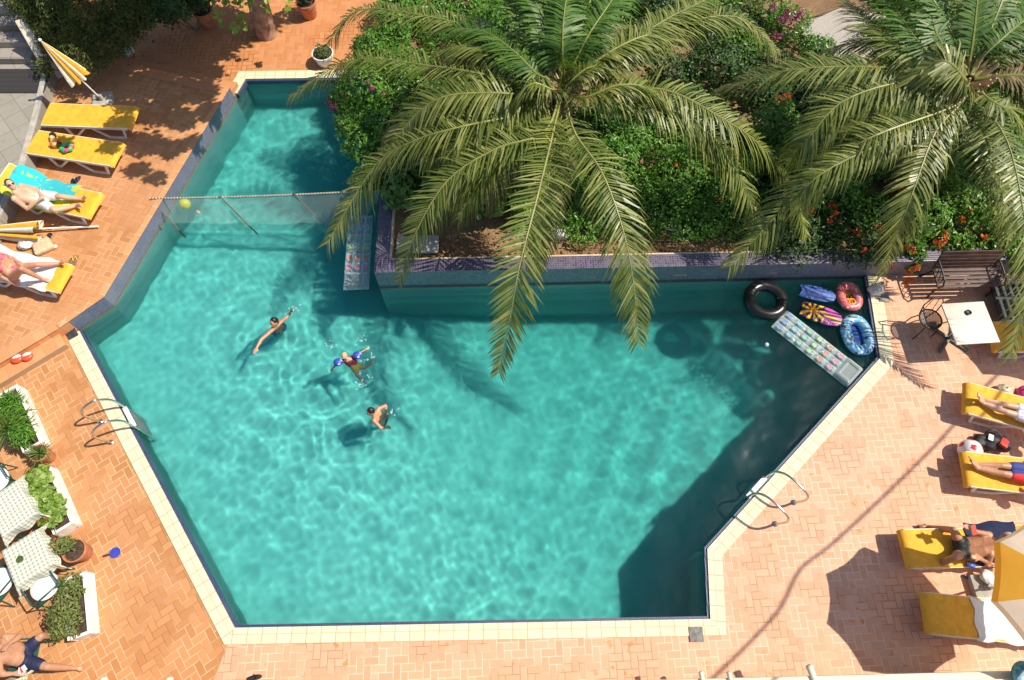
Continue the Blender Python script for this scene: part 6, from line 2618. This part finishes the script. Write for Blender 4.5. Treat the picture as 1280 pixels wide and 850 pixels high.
person('person in navy and red shorts lying beside the spotted ball, cut by the edge', dict(
    head=(1360, 606, 1.02), neck=(1348, 604, .92), chest=(1330, 600, .76), belly=(1310, 596, .58), pelvis=(1290, 592, .50),
    shL=(1338, 590, .80), shR=(1336, 613, .80), elL=(1318, 580, .56), wrL=(1298, 578, .52), elR=(1314, 618, .56), wrR=(1296, 612, .52),
    hipL=(1286, 586, .50), hipR=(1286, 598, .50), knL=(1252, 582, .53), anL=(1221.5, 580.5, .46), toL=(1211.5, 572, .58),
    knR=(1254, 592, .53), anR=(1224, 586, .46), toR=(1215, 577, .60)), SK_MID, .97, face=V((-.5, .1, .8)), hair=HAIR_BR, wear=(('shorts', NR.m),))
BLK = plain('black_trunks', (.010, .012, .012), .6, .2, 14)
rp = person('tanned older man in black trunks lying with a red book in hand', dict(
    head=(1256, 673.5, .80), neck=(1245, 679, .72), chest=(1229, 681.5, .62), belly=(1215, 684, .54), pelvis=(1202, 685, .50),
    shL=(1236, 668.5, .66), shR=(1238, 693, .66), elL=(1219, 664.5, .74), wrL=(1211.5, 660, .92), elR=(1236, 703, .50), wrR=(1223, 698, .62),
    hipL=(1199, 678, .50), hipR=(1199.5, 692.5, .50), knL=(1192, 662.5, .62), anL=(1163, 659, .12), toL=(1148, 658.5, .07),
    knR=(1194, 696.5, .70), anR=(1166, 709, .12), toR=(1152, 708.5, .07)), SK_TAN, 1.0, face=V((-.35, -.3, .8)), hair=HAIR_W, belly=.025, wear=(('trunks', BLK),), glasses=True)
for px, py, lab in ((1156, 658.5, 'brown sandal on the upper foot of the tanned man'), (1160, 709, 'brown sandal on the lower foot of the tanned man')):
    sandal(lab, px, py, R(180), TANM, BLACKM, .0, L=.28)
c = P(1217.5, 662.5, .98)
t = thing('book', 'red paperback held up by the tanned man', 'book', (c.x, c.y, .98), R(15))
t.rotation_euler = (R(180 + 20), R(20), R(15))
mb = MB()
mb.box((.0, 0, 0), (.11, .16, .004))
mb.build('cover', plain('red_cover', (.50, .05, .03), .5, .2), t, smooth=False)
mb = MB()
mb.box((.004, 0, .012), (.10, .15, .018))
mb.build('pages', plain('paper', (.70, .62, .42), .8, .1), t, smooth=False)

person('man in navy trunks sitting with legs stretched out at the bottom left', dict(
    head=(-7, 800, 1.22), neck=(-1, 805, 1.10), chest=(7, 811, .92), belly=(18, 817, .72), pelvis=(30, 820, .56),
    shL=(7, 797, 1.0), shR=(-4, 822, 1.0), elL=(25, 795.5, .98), wrL=(13, 804, 1.14), elR=(2, 843, .82), wrR=(18, 842, .80),
    hipL=(34, 812, .54), hipR=(34, 827, .54), knL=(51, 795, .60), anL=(72, 792.5, .16), toL=(84, 794, .06),
    knR=(59, 833.5, .56), anR=(93, 835, .14), toR=(104, 836, .06)), SK_MID, 1.0, face=V((.8, -.1, .4)), up=V((.6, 0, .8)), hair=HAIR_BR, belly=.02, wear=(('shorts', NAVYT),))
c = P(26, 838, .84)
t = thing('playing_card', 'white and red cards in the hand of the seated man', 'cards', (c.x, c.y, .85), .5)
for k in range(3):
    mb = MB()
    mb.box((0, .0, 0), (.06, .09, .0015))
    o = mb.build('card', (WV, plain('red_card', (.6, .04, .05), .5, .1), WV)[k], t, smooth=False)
    o.location = (.03 * k, 0, .004 * k)
    o.rotation_euler.z = -.3 + .3 * k

W0 = WZ
person('dark haired swimmer with one arm stretched out in the pool', dict(
    head=(343, 403.5, W0 + .10), neck=(346, 408, W0 - .02), chest=(350, 413, W0 - .18), belly=(352, 416, W0 - .42), pelvis=(354, 419, W0 - .68),
    shL=(351, 403, W0 - .03), shR=(337.5, 415.5, W0 - .03), elL=(358, 397, W0 + .0), wrL=(364, 391, W0 - .10), elR=(326.5, 424.5, W0 + .02), wrR=(321, 434.5, W0 + .03),
    hipL=(357, 416, W0 - .72), hipR=(352, 422, W0 - .72), knL=(356, 416, W0 - 1.0), anL=(360, 420, W0 - 1.12), toL=(362, 424, W0 - 1.14),
    knR=(352, 421, W0 - 1.0), anR=(356, 426, W0 - 1.12), toR=(358, 430, W0 - 1.14)), SK_MID, .9, up=V((-.3, -.4, .3)), face=V((-.4, -.8, .1)), hair=HAIR_D, hair_len=.08, fem=True, wear=(('suit', plain('teal_suit', (.03, .20, .32), .6, .2, 12)),), curl=.2)
BLF = print_mat('armband_print', (.04, .07, .45), [(.04, .06, .45), (.06, .10, .52), (.5, .5, .7), (.04, .05, .40)], 16, 5)
person('small blond child swimming with blue armbands in a red top', dict(
    head=(431, 445, W0 + .10), neck=(435, 449, W0 + .01), chest=(438, 452, W0 - .07), belly=(442, 456, W0 - .12), pelvis=(446, 460, W0 - .15),
    shL=(441, 447, W0 - .03), shR=(430, 451, W0 - .03), elL=(448, 443, W0 - .02), wrL=(457, 437, W0 + .0), elR=(422, 454, W0 - .02), wrR=(417, 460, W0 - .05),
    hipL=(449, 459, W0 - .16), hipR=(445, 463, W0 - .16), knL=(456, 461, W0 - .14), anL=(464, 455, W0 - .05), toL=(467, 451, W0 - .04),
    knR=(448, 471, W0 - .14), anR=(455, 477, W0 - .08), toR=(458, 480, W0 - .08)), SK_FAIR, .62, up=V((-.2, -.1, -.9)), face=V((-.5, -.7, .4)), hair=HAIR_B, wear=(('shirt', plain('red_top', (.50, .02, .05), .6, .15)), ('trunks', plain('yellow_trunks', (.62, .55, .08), .7, .1))))
for a, b, lab in (((421, 453.5), (424.5, 452), 'blue swim armband on the left of the blond child'), ((444.5, 445.5), (449, 442.5), 'blue and white swim armband on the right of the blond child')):
    A, B = P(*a, W0 + .03), P(*b, W0 + .03)
    c = (A + B) / 2
    t = thing('swim_armband', lab, 'armband', c, 0)
    mb = MB()
    mb.ball((0, 0, 0), (.095, .085, .075), None, 16, 12)
    mb.build('air_chamber', BLF, t)
    mb = MB()
    mb.tube([V((.05, .02, .066)), V((.06, .03, .088))], .008, 6)
    mb.build('valve', WV, t)
person('dark haired boy wading with bent arms in the middle of the pool', dict(
    head=(464, 515, W0 + .20), neck=(468, 518.5, W0 + .09), chest=(473, 522, W0 - .06), belly=(477, 525.5, W0 - .28), pelvis=(480, 528, W0 - .48),
    shL=(473, 511, W0 + .04), shR=(467.5, 526, W0 + .04), elL=(482, 507, W0 + .02), wrL=(483, 516, W0 - .05), elR=(476, 535, W0 + .0), wrR=(484, 535, W0 - .12),
    hipL=(482, 524, W0 - .5), hipR=(480, 531, W0 - .5), knL=(478, 522, W0 - .82), anL=(482, 528, W0 - 1.1), toL=(476, 528, W0 - 1.16),
    knR=(476, 532, W0 - .82), anR=(480, 537, W0 - 1.1), toR=(474, 538, W0 - 1.16)), SK_MID, .82, up=V((-.8, -.5, .2)), face=V((-.8, -.4, .0)), hair=HAIR_D, wear=(('trunks', NAVYT),))

rf = np.random.default_rng(12)
fp = []
for px, py, k in ((412, 430, 9), (416, 434, 8), (450, 425, 16), (459, 450, 14), (463, 444, 9), (449, 481, 14), (455, 470, 8), (366, 388, 14), (372, 384, 9), (348, 402, 5), (487, 517, 8), (495, 512, 6)):
    q = P(px, py, WZ + .022)
    for _ in range(k // 2 + 1):
        fp.append([q.x + rf.normal(0, .055), q.y + rf.normal(0, .045), q.z + rf.uniform(0, .02)])
fp = np.array(fp)
FOAM = plain('water_foam', (.62, .75, .76), .4, .05)
FOAM.node_tree.nodes['Principled BSDF'].inputs['Alpha'].default_value = .45
tag(leafcloud('foam', fp, np.tile(np.array([0, 0, 1.0]), (len(fp), 1)), .05, FOAM, None, .6, .25, 9), kind='stuff')
